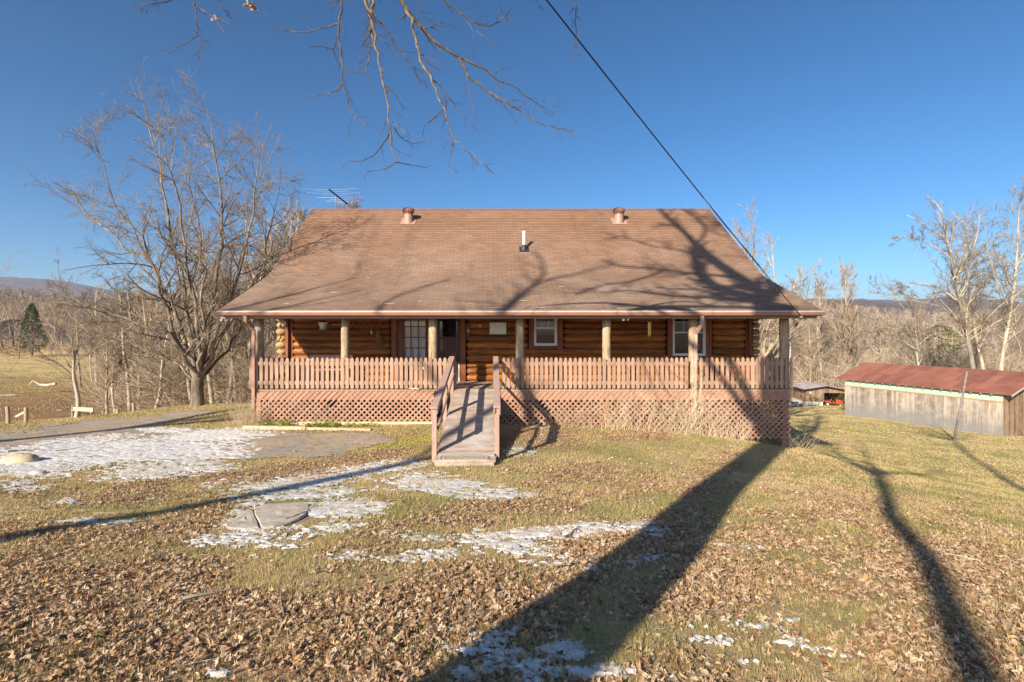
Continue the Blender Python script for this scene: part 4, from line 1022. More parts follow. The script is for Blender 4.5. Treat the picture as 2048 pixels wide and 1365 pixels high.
# power line
w = empty('power_line', P(1602, 632, 13.55), 'black overhead service cable running from above the viewer to the right eave', 'power line')
A0, A1 = P(1602, 633, 13.55), P(1093, 0, 6.3)
d = A1-A0; n = 60; s = np.linspace(0, 2.6, n)[:,None]; pts = A0+d*s; pts[:,2] -= .30*(4*(s[:,0]/2.6)*(1-s[:,0]/2.6))-0
pts = A0+d*s; sag = .0*s[:,0]
sg = .35; pts[:,2] += -sg*4*(s[:,0]/2.6)*(1-s[:,0]/2.6)+ sg*4*(1/2.6)*(1-1/2.6)*s[:,0]
b = MB(); b.tube(pts, .011, 6, r=.5); b.build('cable', simple('cable_rubber', (.025,.025,.03), .5), w)
b = MB(); i0 = 4; tt = pts[:14].copy(); off = np.stack([.02*np.cos(np.arange(14)*.9), .0*np.arange(14), .02*np.sin(np.arange(14)*.9)], -1); b.tube(tt+off, .005, 5); b.build('messenger_wire', simple('galvanised', (.55,.55,.52), .4, .1, 5, .5), w)
b = MB(); b.sphere(A0+[0,.02,0], .03, .03, .04, 10); b.tube([A0+[0,.02,0], A0+[-.02,.1,.0]], .012, 6); b.tube([A0+[-.05,.0,-.0], A0+[.04,.0,-.03], A0+[.0,.03,.02]], .008, 6); b.build('insulator', simple('porcelain', (.7,.68,.62), .3), w)
# antenna
M_al = simple('aluminium', (.62,.62,.62), .35, .05, 3, .5, .5)
p0, p1 = P(657,378.5,21), P(694.5,408.5,23.4)
an = empty('tv_antenna', (XP(671,22), 22.0, ZRG-1.0), 'thin metal television antenna standing behind the left end of the roof ridge', 'antenna')
mid = p0+(p1-p0)*.38; b = MB(); b.tube([(mid[0], mid[1], 5.6), mid+[0,0,.05]], .022, 8); b.build('mast', simple('rusty_mast', (.35,.22,.16), .6), an)
b = MB(); b.beam(p0, p1, .05, .05); b.build('boom', simple('boom_dark', (.03,.05,.08), .5), an)
b = MB()
for k in range(8):
    c = p0+(p1-p0)*(k+.4)/8; L = (1.2,.75,1.15,.6,1.0,.5,.85,.45)[k]; sw = .18
    for s in (-1, 1): b.tube([c, c+[s*L, -sw*(1 if k < 4 else .2), .0]], .005, 5)
b.build('element', M_al, an)
# twigs on the roof
b = MB(6); rg = random.Random(12)
for k in range(26):
    px, py = rg.uniform(560, 1560), 622-rg.random()**1.6*90; kk = (ZB-ZE)/(YB-YE); Y = (CZ-ZE+kk*YE)/(kk-(CY-py)/F)
    if Y > YB-.1 or Y < YE+.05: continue
    x = XP(px, Y)
    if x < XL+.3 or x > XR-.3: continue
    z = ZE+kk*(Y-YE)+.035; a = rg.uniform(-.6,.6); L = rg.uniform(.08,.30); b.tube([(x, Y, z), (x+L*.5, Y+a*L*.5, z+kk*a*L*.5+.003), (x+L, Y+a*L*rg.uniform(.2,1.2), z+kk*a*L*.6)], [.003,.005,.002], 4)
o = b.build('roof_twigs', simple('pale_twig', (.62,.55,.42), .8), origin=(0,0,0)); tag(o, 'pale broken twigs caught on the lower roof slope', kind='stuff')
# ================================================================ TREES
def unit(v): return v/(np.linalg.norm(v, axis=-1, keepdims=True)+1e-9)
class Tree:
    def __init__(s, seed): s.rs = np.random.RandomState(seed); s.lv = []
    def grow(s, st, d, L, r0, r1, n, wander, up, sides):
        B = len(st); pts = np.empty((B, n, 3)); pts[:,0] = st; d = unit(d)
        for i in range(1, n):
            d = unit(d+s.rs.randn(B, 3)*wander+np.array([0,0,1.])*np.asarray(up).reshape(-1,1)); pts[:,i] = pts[:,i-1]+d*(L/(n-1))[:,None]
        t = np.linspace(0, 1, n)[None]; rad = r0[:,None]*(1-t)+r1[:,None]*t
        s.lv.append((pts, rad, sides, L)); return s.lv[-1]
    def kids(s, par, k, t0, t1, ang, angs, lf, rf, n, wander, up, sides, rmin=.002, lexp=.55, tp=1.0):
        pts, rad, _, L = par; B, m, _ = pts.shape; rs = s.rs
        t = t0+(t1-t0)*rs.rand(B, k)**tp; f = t*(m-1); i = np.minimum(f.astype(int), m-2); fr = (f-i)[...,None]
        bi = np.arange(B)[:,None]
        p = pts[bi,i]*(1-fr)+pts[bi,i+1]*fr; T = unit(pts[bi,i+1]-pts[bi,i]); r = rad[bi,i]*(1-fr[...,0])+rad[bi,i+1]*fr[...,0]
        p = p.reshape(-1,3); T = T.reshape(-1,3); r = r.ravel(); t = t.ravel(); Lp = np.repeat(L, k)
        a = (ang+rs.randn(len(p))*angs); ph = rs.rand(len(p))*6.283
        U = unit(np.cross(T, rs.randn(len(p),3))); W = np.cross(T, U)
        d = T*np.cos(a)[:,None]+(U*np.cos(ph)[:,None]+W*np.sin(ph)[:,None])*np.sin(a)[:,None]
        LL = Lp*lf*(1-lexp*t)*(.6+.7*rs.rand(len(p))); r0 = np.maximum(np.minimum(r*rf, r*.95), rmin)
        return s.grow(p, d, LL, r0, np.maximum(r0*.3, rmin*.6), n, wander, up, sides)
    def add(s, lines):      # explicit polylines of equal length -> level
        pts = np.array([l[0] for l in lines]); rad = np.array([l[1] for l in lines]); L = np.linalg.norm(np.diff(pts, axis=1), axis=-1).sum(1)
        s.lv.append((pts, rad, 8, L)); return s.lv[-1]
    def mb(s, a, b):
        m = MB(s.rs.randint(9999))
        for pts, rad, sides, L in s.lv[a:b]: m.tubes(pts, rad, sides)
        return m
def bark(name, c1, c2, c3, sc=5, lich=.3):
    t = NT(name); n = t.noise(sc, t.map((1,1,.4)), 6, .7); c = t.mix(t.ramp(n, [(.38, 0), (.62, 1)]), c1, c2)
    c = t.mix(t.ramp(t.noise(sc*.5), [(.5, 0), (.66, lich)]), c, c3); r = t.attr(); c = t.mix(1, c, t.ramp(r, [(0, .7), (1, 1.2)]), 'MULTIPLY'); oi = t.n('ShaderNodeObjectInfo'); c = t.mix(1, c, t.ramp(oi.outputs['Random'], [(0, (.62,.60,.60)), (.5, (1,.97,.93)), (1, (1.25,1.15,1.0))]), 'MULTIPLY')
    return t.fin(c, .9, t.bump(t.noise(sc*5, t.map((1,1,.3)), 4), .7, .02), .15)
B_grey = bark('bark_grey', (.11,.085,.065), (.27,.225,.18), (.44,.40,.30))
B_twig = bark('bark_twig', (.21,.168,.13), (.40,.33,.26), (.42,.36,.28), 3)
B_tan = bark('bark_tan', (.36,.30,.24), (.55,.48,.39), (.30,.25,.19), 3)
B_tan2 = bark('bark_tan_twig', (.30,.245,.19), (.44,.365,.28), (.26,.21,.15), 2)
B_dark = bark('bark_dark', (.13,.10,.08), (.26,.20,.15), (.34,.31,.2), 4)
B_white = bark('bark_sycamore', (.28,.24,.19), (.48,.43,.37), (.25,.205,.155), 1.6, .8)
B_near = bark('bark_overhead', (.055,.042,.032), (.16,.13,.10), (.31,.28,.19), 22)

def resample(pts, n):
    pts = np.array(pts, float); d = np.r_[0, np.cumsum(np.linalg.norm(np.diff(pts, axis=0), axis=1))]
    s = np.linspace(0, d[-1], n); out = np.stack([np.interp(s, d, pts[:,k]) for k in range(3)], -1)
    for _ in range(2): out[1:-1] = .5*out[1:-1]+.25*(out[:-2]+out[2:])
    return out

# ---- the big spreading tree left of the house, limbs laid out in space
TB = hit(395, 812); TY = TB[1]
def limb(px, y0, y1, r0, r1, n=14):
    k = len(px); pts = [P(a, b, y0+(y1-y0)*(i/(k-1))**1.0) for i, (a, b) in enumerate(px)]
    pts = resample(pts, n); t = np.linspace(0, 1, n)**.8; return pts, (r0*(1-t)+r1*t)*(.66 if r0 < .19 else .9)
T = Tree(11)
y = TY
trunk = limb([(395,822),(396,800),(394,775),(397,752),(402,735)], y, y, .25, .20)
LIMBS = [limb([(396,768),(385,735),(368,700),(345,672),(310,652),(265,640),(215,632),(160,600),(105,566)], y, y-2.2, .16, .02),
 limb([(392,760),(380,715),(366,650),(345,595),(310,535),(270,500),(215,465),(160,425),(132,375)], y, y+1.8, .15, .018),
 limb([(398,752),(388,690),(372,610),(358,520),(338,430),(318,350),(300,275),(288,205)], y, y+1, .15, .015),
 limb([(400,750),(398,680),(392,600),(372,510),(362,430),(352,360),(335,300),(310,240)], y, y-2.5, .13, .015),
 limb([(402,748),(415,680),(425,600),(440,520),(452,430),(440,350),(428,280),(412,215)], y, y+.8, .16, .015),
 limb([(403,750),(428,690),(455,615),(482,540),(498,470),(505,400),(518,330),(512,262)], y, y-1.5, .13, .014),
 limb([(402,745),(430,690),(470,630),(505,575),(530,500),(545,430),(562,330)], y, y+2.4, .12, .012),
 limb([(405,755),(440,715),(470,665),(510,612),(560,585),(600,560)], y, y+2.8, .10, .012),
 limb([(398,760),(370,700),(340,640),(320,560),(285,480),(240,420),(205,340),(190,290)], y, y-1.2, .12, .014),
 limb([(402,752),(408,690),(400,620),(410,540),(400,460),(385,400),(380,330)], y, y-3.2, .10, .012),
 limb([(396,775),(372,742),(330,715),(290,700),(250,672),(215,668)], y, y+1.5, .08, .01)]
T.add([trunk]); _lr = np.random.RandomState(3)
for _l in LIMBS: _l[0][1:-1] += _lr.randn(12, 3)*.06
par = T.add(LIMBS)
l2 = T.kids(par, 17, .18, 1, .72, .28, .33, .6, 8, .17, .05, 5, .007, .5)
l3 = T.kids(l2, 9, .1, 1, .75, .28, .48, .6, 5, .2, .03, 3, .005, .4)
l4 = T.kids(l3, 7, .1, 1, .75, .3, .5, .65, 4, .24, .02, 3, .004, .4)
tr = empty('spreading_tree', TB, 'largest bare tree, many limbs fanning from one short trunk left of the house', 'tree')
T.mb(0, 1).build('trunk', B_grey, tr, smooth=True); T.mb(1, 2).build('limbs', B_grey, tr, smooth=True); T.mb(2, 5).build('branches', B_twig, tr, smooth=True)

# ---- small tree in front of the pasture
b0 = hit(152, 836); y = b0[1]
T = Tree(5)
T.add([limb([(152,842),(158,815),(156,790),(149,765),(146,740),(149,720),(150,700)], y, y, .12, .05)])
par = T.add([limb([(145,752),(120,728),(90,715),(60,680),(38,672)], y, y-.8, .035, .006),
 limb([(147,742),(125,715),(110,685),(90,655),(80,640)], y, y+.6, .035, .006), limb([(149,735),(146,700),(143,670),(128,650),(115,640)], y, y-.3, .04, .006),
 limb([(150,720),(156,690),(152,640),(148,610)], y, y+.4, .035, .006), limb([(150,740),(160,715),(180,705),(205,690),(225,680)], y, y, .03, .005), limb([(114,690),(108,665),(112,640),(105,610)], y, y+.6, .02, .004)])
l2 = T.kids(par, 12, .15, 1, .6, .2, .42, .6, 6, .14, .03, 4, .004); l3 = T.kids(l2, 7, .1, 1, .6, .25, .55, .6, 4, .18, .02, 3, .003); T.kids(l3, 4, .1, 1, .6, .25, .55, .6, 3, .2, .0, 3, .0025)
tr = empty('young_tree', b0, 'small crooked bare tree standing alone by the fence in front of the pasture', 'tree')
T.mb(0, 1).build('trunk', B_tan, tr, smooth=True); T.mb(1, 5).build('branches', B_tan2, tr, smooth=True)

# ---- tree beyond the left edge, only outer branches in frame
y = 17.5; b0 = np.array([-21.5, y, gz(-21.5, y)]); T = Tree(8)
T.add([limb([(-250,880),(-245,760),(-235,650),(-240,560)], y, y, .16, .09)])
par = T.add([limb([(-238,700),(-160,660),(-90,600),(-30,560),(22,536)], y, y, .07, .008), limb([(-240,640),(-160,590),(-80,560),(-20,545),(10,550)], y, y+1, .06, .008),
 limb([(-240,780),(-160,740),(-60,790),(0,775),(40,715)], y, y-.5, .05, .006), limb([(-240,740),(-160,720),(-80,700),(-20,740),(6,660)], y, y-1, .05, .006), limb([(-240,560),(-250,400),(-230,300)], y, y, .08, .02)])
l2 = T.kids(par, 12, .2, 1, .6, .2, .32, .6, 6, .14, .03, 4, .004); l3 = T.kids(l2, 6, .1, 1, .6, .25, .5, .6, 4, .18, .02, 3, .003)
tr = empty('edge_tree', b0, 'bare tree whose thin branch tips reach in at the left edge over the pasture', 'tree')
T.mb(0, 1).build('trunk', B_grey, tr, smooth=True); T.mb(1, 4).build('branches', B_tan2, tr, smooth=True)

# ---- the oak behind the viewer: trunk, boughs shading the roof, boughs hanging into view
OB = np.array([-2.85, -1.62]); OZ = gz(*OB)
hd = np.array([math.sin(AZ), math.cos(AZ)])
def back(px, py, lat=0.0, surf='roof', over=0.0):
    # point in space whose shadow falls on this spot, near the oak (over: metres nearer to the spot along the ray)
    if surf == 'roof':
        k = (ZB-ZE)/(YB-YE)
        if py > 551: Y = (CZ-ZE+k*YE)/(k-(CY-py)/F); Z = ZE+k*(Y-YE)
        else: k = (ZRG-ZB)/(YR-YB); Y = (CZ-ZB+k*YB)/(k-(CY-py)/F); Z = ZB+k*(Y-YB)
        Rp = np.array([XP(px,Y), Y, Z])
    else: Rp = hit(px, py)
    t = ((Rp[:2]-OB)@hd-over)/math.cos(EL)
    return Rp-SUN*t
T = Tree(17)
tk = [np.array([OB[0], OB[1], OZ-.2]), np.array([OB[0], OB[1], OZ+.5]), np.array([OB[0]+.03, OB[1], OZ+3])]
for q in ((1405,1002),(1545,893)): p = back(*q, surf='g'); tk.append(p)
tk.append(back(1552, 612)); 
pts = resample(tk, 26)
pts[:,:2] = pts[:,:2]*1.0
rad = np.interp(np.linspace(0,1,26), [0,.06,.5,.75,1], [.44,.37,.34,.38,.50])
T.lv.append((pts[None], rad[None], 16, np.array([10.])))
z8 = lambda a: [(1180+x*.2344, 380+y_*.2344) for x, y_ in a]
def bough(pp, r0, r1, over=0, n=12):
    r0, r1 = r0*.95, r1*1.25; pts = [back(a, b_, over=over*i/(len(pp)-1)) for i, (a, b_) in enumerate(pp)]
    pts = resample(pts, n); t = np.linspace(0, 1, n); return pts, r0*(1-t)+r1*t
BO = [bough(z8([(1540,950),(1330,780),(1180,690),(1050,600),(960,540),(905,470)]), .26, .16, 1),
 bough(z8([(905,480),(850,400),(770,330),(700,270),(620,210),(590,150),(560,60)]), .15, .05, -1),
 bough(z8([(1500,1000),(1400,900),(1180,880),(1080,850),(980,770),(930,680),(880,560),(890,500)]), .28, .12, -.6),
 bough(z8([(905,470),(980,400),(1000,320),(980,280),(860,210),(760,160),(700,60)]), .08, .03, 1.5),
 bough(z8([(980,310),(1050,290),(1150,320),(1000,240),(880,190)]), .05, .02, 2),
 bough(z8([(1250,745),(1050,730),(860,720),(620,690),(520,660),(300,665),(180,650),(90,600)]), .10, .03, -2),
 bough(z8([(620,690),(440,760),(300,800),(150,800),(0,850),(-120,900)]), .07, .03, -3),
 bough(z8([(1340,960),(1100,925),(950,915),(640,910),(470,870),(330,850),(100,880)]), .11, .03, 1.5),
 bough(z8([(1480,960),(1250,930),(1150,930),(1000,860),(860,840),(700,860),(560,830)]), .09, .03, 3),
 bough(z8([(1560,1010),(1380,1010),(1260,1000),(900,1000),(640,990),(420,1000),(180,980)]), .10, .04, 2.4),
 bough(z8([(1040,360),(1120,380),(1230,440),(1100,260),(1000,200)]), .04, .02, -2),
 bough(z8([(860,540),(740,505),(560,490),(420,450),(300,400),(150,380)]), .05, .015, 2.5),
 bough(z8([(1540,900),(1600,820),(1650,760),(1700,600),(1720,400),(1700,100)]), .26, .12, -2.0),
 bough(z8([(1560,900),(1500,780),(1540,640),(1560,420),(1480,150)]), .12, .05, -5.0)]
bp = T.add(BO)
def nearp(a, b_, Y): return P(260+a*.4492, b_*.4492, Y)
_hr = np.random.RandomState(5)
def hang(pp, y0, y1, r0, r1, n=26):
    pts = resample([nearp(a, b_, y0+(y1-y0)*i/(len(pp)-1)) for i, (a, b_) in enumerate(pp)], n); pts[1:-1] += _hr.randn(n-2, 3)*min(.012, .35*np.linalg.norm(pts[1]-pts[0])*.3); t = np.linspace(0, 1, n)**.7; return pts, r0*(1-t)+r1*t
# two high boughs from the trunk to above the frame, from which the hanging branches start
hub1 = nearp(1100, -260, 6.3); hub2 = nearp(300, -240, 6.6); hub3 = nearp(1950, -240, 6.6)
mid = pts[int(26*.62)]
def conn(a, b_, r0, r1, n=12, lift=.8):
    s = np.linspace(0, 1, n)[:,None]; q = a*(1-s)+b_*s; q[:,2] += lift*np.sin(np.pi*s[:,0]); t = s[:,0]; return q, r0*(1-t)+r1*t
H = [conn(mid, hub1, .16, .06, lift=1.6), conn(mid, hub2, .12, .03, lift=1.8), conn(hub1, hub3, .05, .02, lift=.5)]
HANG = [hang([(1040,-250),(960,-60),(950,0),(932,60),(925,170),(943,280),(945,380),(965,440),(975,480),(1000,530),(1050,565)], 6.2, 5.7, .022, .003),
 hang([(1090,-250),(1100,-80),(1085,0),(1070,90),(1080,180),(1072,250),(1045,340),(970,312)], 6.2, 6.0, .030, .003),
 hang([(1060,-250),(1035,-80),(1040,0),(1065,60),(1095,150),(1100,240),(1120,330),(1135,430),(1155,520),(1160,610),(1170,680),(1182,722)], 6.0, 5.2, .026, .005),
 hang([(1050,-200),(1045,-60),(1060,0),(1100,80),(1150,150),(1210,230),(1260,310),(1330,380)], 6.4, 6.8, .016, .003),
 hang([(1120,-250),(1160,-80),(1200,0),(1250,80),(1320,150),(1400,220),(1470,260),(1540,290),(1620,340),(1700,385),(1760,420),(1820,470),(1895,505)], 6.2, 6.9, .036, .003),
 hang([(1465,258),(1500,340),(1560,390),(1640,440),(1720,490),(1800,540),(1860,565),(1935,575),(2022,612)], 6.5, 6.6, .018, .003),
 hang([(1225,40),(1260,110),(1275,180),(1278,240),(1310,300),(1340,350),(1372,420),(1400,510),(1430,600),(1480,655),(1540,710),(1580,737)], 6.3, 5.5, .022, .003),
 hang([(1300,-200),(1350,-60),(1400,0),(1480,70),(1550,110),(1600,125),(1650,90),(1692,48)], 6.6, 7.2, .018, .003),
 hang([(280,-230),(288,-60),(285,0),(292,70),(298,160),(325,190),(300,245)], 6.5, 6.2, .014, .003),
 hang([(230,-230),(230,-60),(190,5),(130,15),(60,26),(20,12)], 6.6, 6.9, .014, .003),
 hang([(340,-230),(360,-100),(390,-20),(415,40),(440,75),(478,96)], 6.6, 6.9, .011, .002),
 hang([(1960,-230),(1975,-60),(1980,0),(1985,100),(1990,160),(1980,250)], 6.6, 6.4, .010, .002),
 hang([(1900,-230),(1820,-60),(1805,0),(1825,30),(1845,48)], 6.6, 6.8, .008, .002)]
SUB = [hang([(925,108),(860,125),(775,150),(720,138),(670,133),(605,88)], 6.1, 6.3, .009, .002), hang([(905,220),(865,210),(840,205),(795,212)], 6.0, 5.8, .006, .002), hang([(945,380),(915,405),(880,420),(840,425),(790,437)], 5.9, 6.2, .007, .002),
 hang([(925,170),(905,222),(920,270),(940,310)], 6.0, 6.3, .005, .002), hang([(1155,600),(1125,645),(1090,690),(1020,722),(980,715),(945,740)], 5.5, 5.8, .009, .002), hang([(1165,540),(1200,575),(1240,600),(1290,612)], 5.5, 5.3, .006, .002),
 hang([(1182,722),(1150,750),(1110,756),(1060,765),(1043,787)], 5.2, 5.1, .006, .002), hang([(1182,722),(1220,730),(1280,740),(1327,750)], 5.2, 5.5, .006, .002), hang([(1175,570),(1210,620),(1260,640),(1352,626)], 5.4, 5.7, .006, .002),
 hang([(1340,350),(1380,385),(1420,440),(1460,485),(1510,540),(1560,595)], 6.0, 6.2, .009, .002), hang([(1435,612),(1440,650),(1425,700),(1415,740),(1462,767)], 5.7, 5.6, .006, .002), hang([(1395,485),(1360,520),(1310,560),(1298,610)], 5.9, 6.1, .006, .002),
 hang([(298,160),(260,190),(215,208),(165,243)], 6.3, 6.5, .006, .002), hang([(290,20),(330,50),(370,75),(420,95),(472,122)], 6.4, 6.1, .007, .002), hang([(370,75),(395,115),(425,150)], 6.3, 6.2, .004, .002), hang([(1500,340),(1505,390),(1520,440),(1545,560)], 6.5, 6.4, .005, .002),
 hang([(1640,440),(1680,490),(1730,552)], 6.5, 6.7, .005, .002), hang([(1085,150),(1150,200),(1200,260)], 6.0, 5.8, .005, .002), hang([(1210,230),(1240,232),(1270,235)], 6.5, 6.6, .004, .002), hang([(1490,80),(1530,140),(1530,240)], 6.8, 6.7, .004, .002), hang([(1545,140),(1600,180),(1620,210)], 6.9, 6.7, .004, .002), hang([(1280,20),(1310,80),(1380,120),(1455,110)], 6.5, 6.7, .007, .002), hang([(1280,240),(1340,260),(1380,290)], 6.2, 6.0, .005, .002)]
n0 = len(T.lv)
hb = T.add(H); hg = T.add(HANG); sb = T.add(SUB)
T2 = T
tw = T.kids(hg, 14, .25, 1, .75, .25, .12, .45, 6, .18, -.02, 4, .0028, .35); T.kids(sb, 8, .15, 1, .7, .25, .24, .6, 4, .2, -.02, 3, .0020, .3); T.kids(tw, 4, .2, 1, .7, .3, .5, .7, 3, .2, 0, 3, .0019)
n1 = len(T.lv)
c2 = T.kids(bp, 13, .15, 1, .7, .25, .30, .5, 6, .15, .04, 4, .012); c3 = T.kids(c2, 6, .15, 1, .65, .25, .5, .6, 4, .18, .02, 3, .007); c4 = T.kids(c3, 3, .15, 1, .65, .25, .5, .6, 3, .2, .0, 3, .005)
oak = empty('oak_tree', (OB[0], OB[1], OZ), 'large bare tree behind the viewer, its drooping twiggy branches hanging in from above', 'tree')
T.mb(0, 1).build('trunk', B_grey, oak, smooth=True)
T.mb(n0, n1).build('hanging_branches', B_near, oak, smooth=True)
m = T.mb(1, n0)
for k in range(n1, len(T.lv)): m.tubes(*T.lv[k][:3])
m.build('crown', B_grey, oak, smooth=True)
b = MB(2); rs = np.random.RandomState(9)     # withered leaf clumps still hanging
for c, nn, sc in ((nearp(535,28,6.6), 13, .075), (nearp(388,76,6.25), 6, .05)):
    for k in range(nn):
        p = c+(rs.rand(3)-.5)*np.array([.16,.12,.12])*(sc/.075); u = unit(rs.randn(3)); v = unit(np.cross(u, rs.randn(3))); b._add([p-u*sc*.6, p+v*sc*.35+u*.01, p+u*sc*.6, p-v*sc*.35+rs.randn(3)*.01], t=[(0,1,2),(0,2,3)], r=rs.rand())
b.tube([nearp(535,28,6.6), nearp(500,-30,6.7), nearp(460,-240,6.6)], .006, 5)
b.build('withered_leaves', bpy.data.materials['dry_leaf'], oak)

# ---- other trees behind the viewer whose shadows cross the lawn, roof and drive
def shade_tree(name, q0, q1, s, rt, htr, label, seed, spread=1.0, lean=None, roofl=None):
    a, c = hit(*q0), hit(*q1); base = a-SUN/ math.cos(EL)*s; base = base[:2]
    h2 = (c[:2]-base)@hd; z0 = gz(*base)
    top = c-SUN*((c[:2]-base)@hd)/math.cos(EL); topb = np.array([base[0], base[1], z0])
    d = top-topb; Lt = np.linalg.norm(d)
    T = Tree(seed); n = 12; t = np.linspace(0, 1, n)[:,None]; ptsT = topb*(1-t)+top*t; ptsT[0,2] -= .2
    ptsT[1:-1,:2] += T.rs.randn(n-2, 2)*.05
    T.lv.append((ptsT[None], np.linspace(rt, rt*.75, n)[None], 10, np.array([Lt])))
    k = 1 if roofl else 5; htr = .6 if roofl else htr; dd = unit(np.array([[math.cos(a_)*.55*spread, math.sin(a_)*.55*spread, 1] for a_ in np.linspace(0, 5.2, k)+seed]).reshape(k, 3))
    m1 = T.grow(np.repeat(top[None], k, 0), dd, np.full(k, htr)*(.7+.5*T.rs.rand(k)), np.full(k, rt*.6), np.full(k, rt*.12), 10, .12, .05, 6)
    if roofl:
        for i_ in range(2):
            RL = []
            for pp, r0, r1 in roofl:
                q = []
                for (a_, b_) in pp:
                    kk = (ZB-ZE)/(YB-YE); Y_ = (CZ-ZE+kk*YE)/(kk-(CY-b_)/F); Z_ = ZE+kk*(Y_-YE)
                    if b_ < 551: kk = (ZRG-ZB)/(YR-YB); Y_ = (CZ-ZB+kk*YB)/(kk-(CY-b_)/F); Z_ = ZB+kk*(Y_-YB)
                    Rp = np.array([XP(a_,Y_), Y_, Z_]); q.append(Rp-SUN*(((Rp[:2]-base)@hd)/math.cos(EL)))
                q = resample([top]+q, 12); t_ = np.linspace(0, 1, 12); RL.append((q, r0*(1-t_)+r1*t_))
        mm = T.add(RL); T.kids(mm, 9, .3, 1, .7, .25, .3, .5, 5, .15, .03, 4, .015)
    l2 = T.kids(m1, 8, .1, 1, .6, .2, .45, .55, 6, .14, .05, 4, .012); T.kids(l2, 7, .1, 1, .6, .2, .5, .6, 4, .17, .03, 3, .008)
    o = empty(name, topb, label, 'tree'); T.mb(0, 1).build('trunk', B_grey, o, smooth=True); T.mb(1, len(T.lv)).build('crown', B_grey, o, smooth=True)
shade_tree('maple_tree', (1979,1338), (1756,953), 14, .15, 6.5, 'slim bare tree behind the viewer casting the long narrow shadow down the right lawn', 31)
shade_tree('shade_tree', (60,1062), (800,932), 12, .21, 3.2, 'bare tree behind the viewer casting the long thin shadow across the left lawn', 32, 1.2, roofl=[([(1028,614),(1053,580),(1082,555),(1111,531),(1087,511),(1067,502)], .13, .05), ([(1053,580),(1082,555),(1160,545),(1230,530)], .09, .04), ([(760,600),(830,575),(900,560)], .07, .04)])
shade_tree('shade_tree', (2040,992), (1905,882), 24, .13, 5, 'bare tree behind the viewer casting the shadow strip at the far right lawn edge', 33)
shade_tree('shade_tree', (-60,900), (250,858), 12, .2, 6, 'bare tree left of the viewer casting shadow stripes over the driveway', 34, 1.3)

# ---- prototypes for the woods
def proto(kind, seed, mt, mb_):
    T = Tree(seed); rs = T.rs
    if kind == 'slim':
        H = 12; tk = T.grow(np.zeros((1,3)), np.array([[rs.randn()*.06, rs.randn()*.06, 1]]), np.array([H*1.]), np.array([.15]), np.array([.03]), 12, .05, .08, 7)
        l = T.kids(tk, 28, .3, 1, .6, .2, .30, .5, 6, .12, .10, 4, .018); l = T.kids(l, 9, .15, 1, .6, .2, .45, .6, 4, .16, .05, 3, .014); T.kids(l, 6, .1, 1, .6, .2, .55, .6, 3, .2, .03, 3, .012)
    elif kind == 'poplar':
        H = 12; tk = T.grow(np.zeros((1,3)), np.array([[.02, .02, 1]]), np.array([H*1.]), np.array([.17]), np.array([.03]), 12, .025, .15, 7)
        l = T.kids(tk, 30, .38, 1, .5, .12, .36, .45, 7, .07, .16, 4, .016, .62); l = T.kids(l, 10, .15, 1, .45, .15, .42, .6, 5, .1, .12, 3, .014); T.kids(l, 6, .1, 1, .45, .2, .5, .6, 3, .15, .08, 3, .012)
    elif kind == 'spread':
        H = 6; tk = T.grow(np.zeros((1,3)), np.array([[rs.randn()*.1, rs.randn()*.1, 1]]), np.array([H*.8]), np.array([.2]), np.array([.12]), 8, .06, .08, 8)
        st = tk[0][:, -1]; k = 6; a = np.linspace(0, 5.5, k)+seed; dd = np.c_[np.cos(a)*.6, np.sin(a)*.6, np.full(k, .9)]
        m = T.grow(np.repeat(st, k, 0), dd, 6+rs.rand(k)*2, np.full(k, .1), np.full(k, .018), 9, .12, .10, 5)
        l = T.kids(m, 9, .1, 1, .6, .2, .45, .55, 6, .13, .06, 4, .014); l = T.kids(l, 8, .1, 1, .6, .2, .5, .6, 4, .17, .03, 3, .012); T.kids(l, 5, .1, 1, .6, .2, .5, .6, 3, .2, .0, 3, .010)
    elif kind == 'brush':
        k = 9; a = rs.rand(k)*6.28; dd = np.c_[np.cos(a)*.45, np.sin(a)*.45, np.full(k, 1.)]
        m = T.grow(np.c_[rs.randn(k, 2)*.3, np.zeros(k)], dd, 3+rs.rand(k)*2.2, np.full(k, .03), np.full(k, .006), 7, .12, -.02, 4)
        l = T.kids(m, 11, .15, 1, .6, .2, .45, .6, 5, .16, .0, 3, .007); T.kids(l, 7, .1, 1, .6, .2, .5, .7, 3, .2, -.02, 3, .005)
    nt = 1
    Htop = max(p[...,2].max() for p, _, _, _ in T.lv)
    o = bpy.data.objects.new(kind, None); COL.objects.link(o)
    a = T.mb(0, nt).build('trunk', mt, o, smooth=True); c = T.mb(nt, len(T.lv)).build('branches', mb_, o, smooth=True)
    return o, Htop
PR = {}
PR['slim'] = [proto('slim', s, B_tan, B_tan2) for s in (1, 2, 3)]+[proto('slim', 4, B_grey, B_twig)]
PR['poplar'] = [proto('poplar', s, B_tan, B_tan2) for s in (5, 6)]
PR['spread'] = [proto('spread', 7, B_tan, B_tan2), proto('spread', 8, B_grey, B_tan2)]
PR['white'] = [proto('slim', 12, B_white, B_tan2)]
_used = {}
def plant(kind, k, x, y, ytop, label, group=None, name=None, cat='tree', wide=1.0, rot=None, lean=0, rg=random.Random(1)):
    o, Ht = PR[kind][k % len(PR[kind])]
    z = gz(x, y); H = (ZP(ytop, y)-z); s = H/Ht
    key = (kind, k % len(PR[kind]))
    if key in _used: o = copy_tree(o)
    _used[key] = 1
    o.name = name or 'bare_tree'; o.location = (x, y, z-.05); o.scale = (s*wide, s*wide, s); o.rotation_euler = (lean*.5, lean, rg.uniform(0, 6.28) if rot is None else rot)
    tag(o, label, cat, group); return o
rg = random.Random(77)
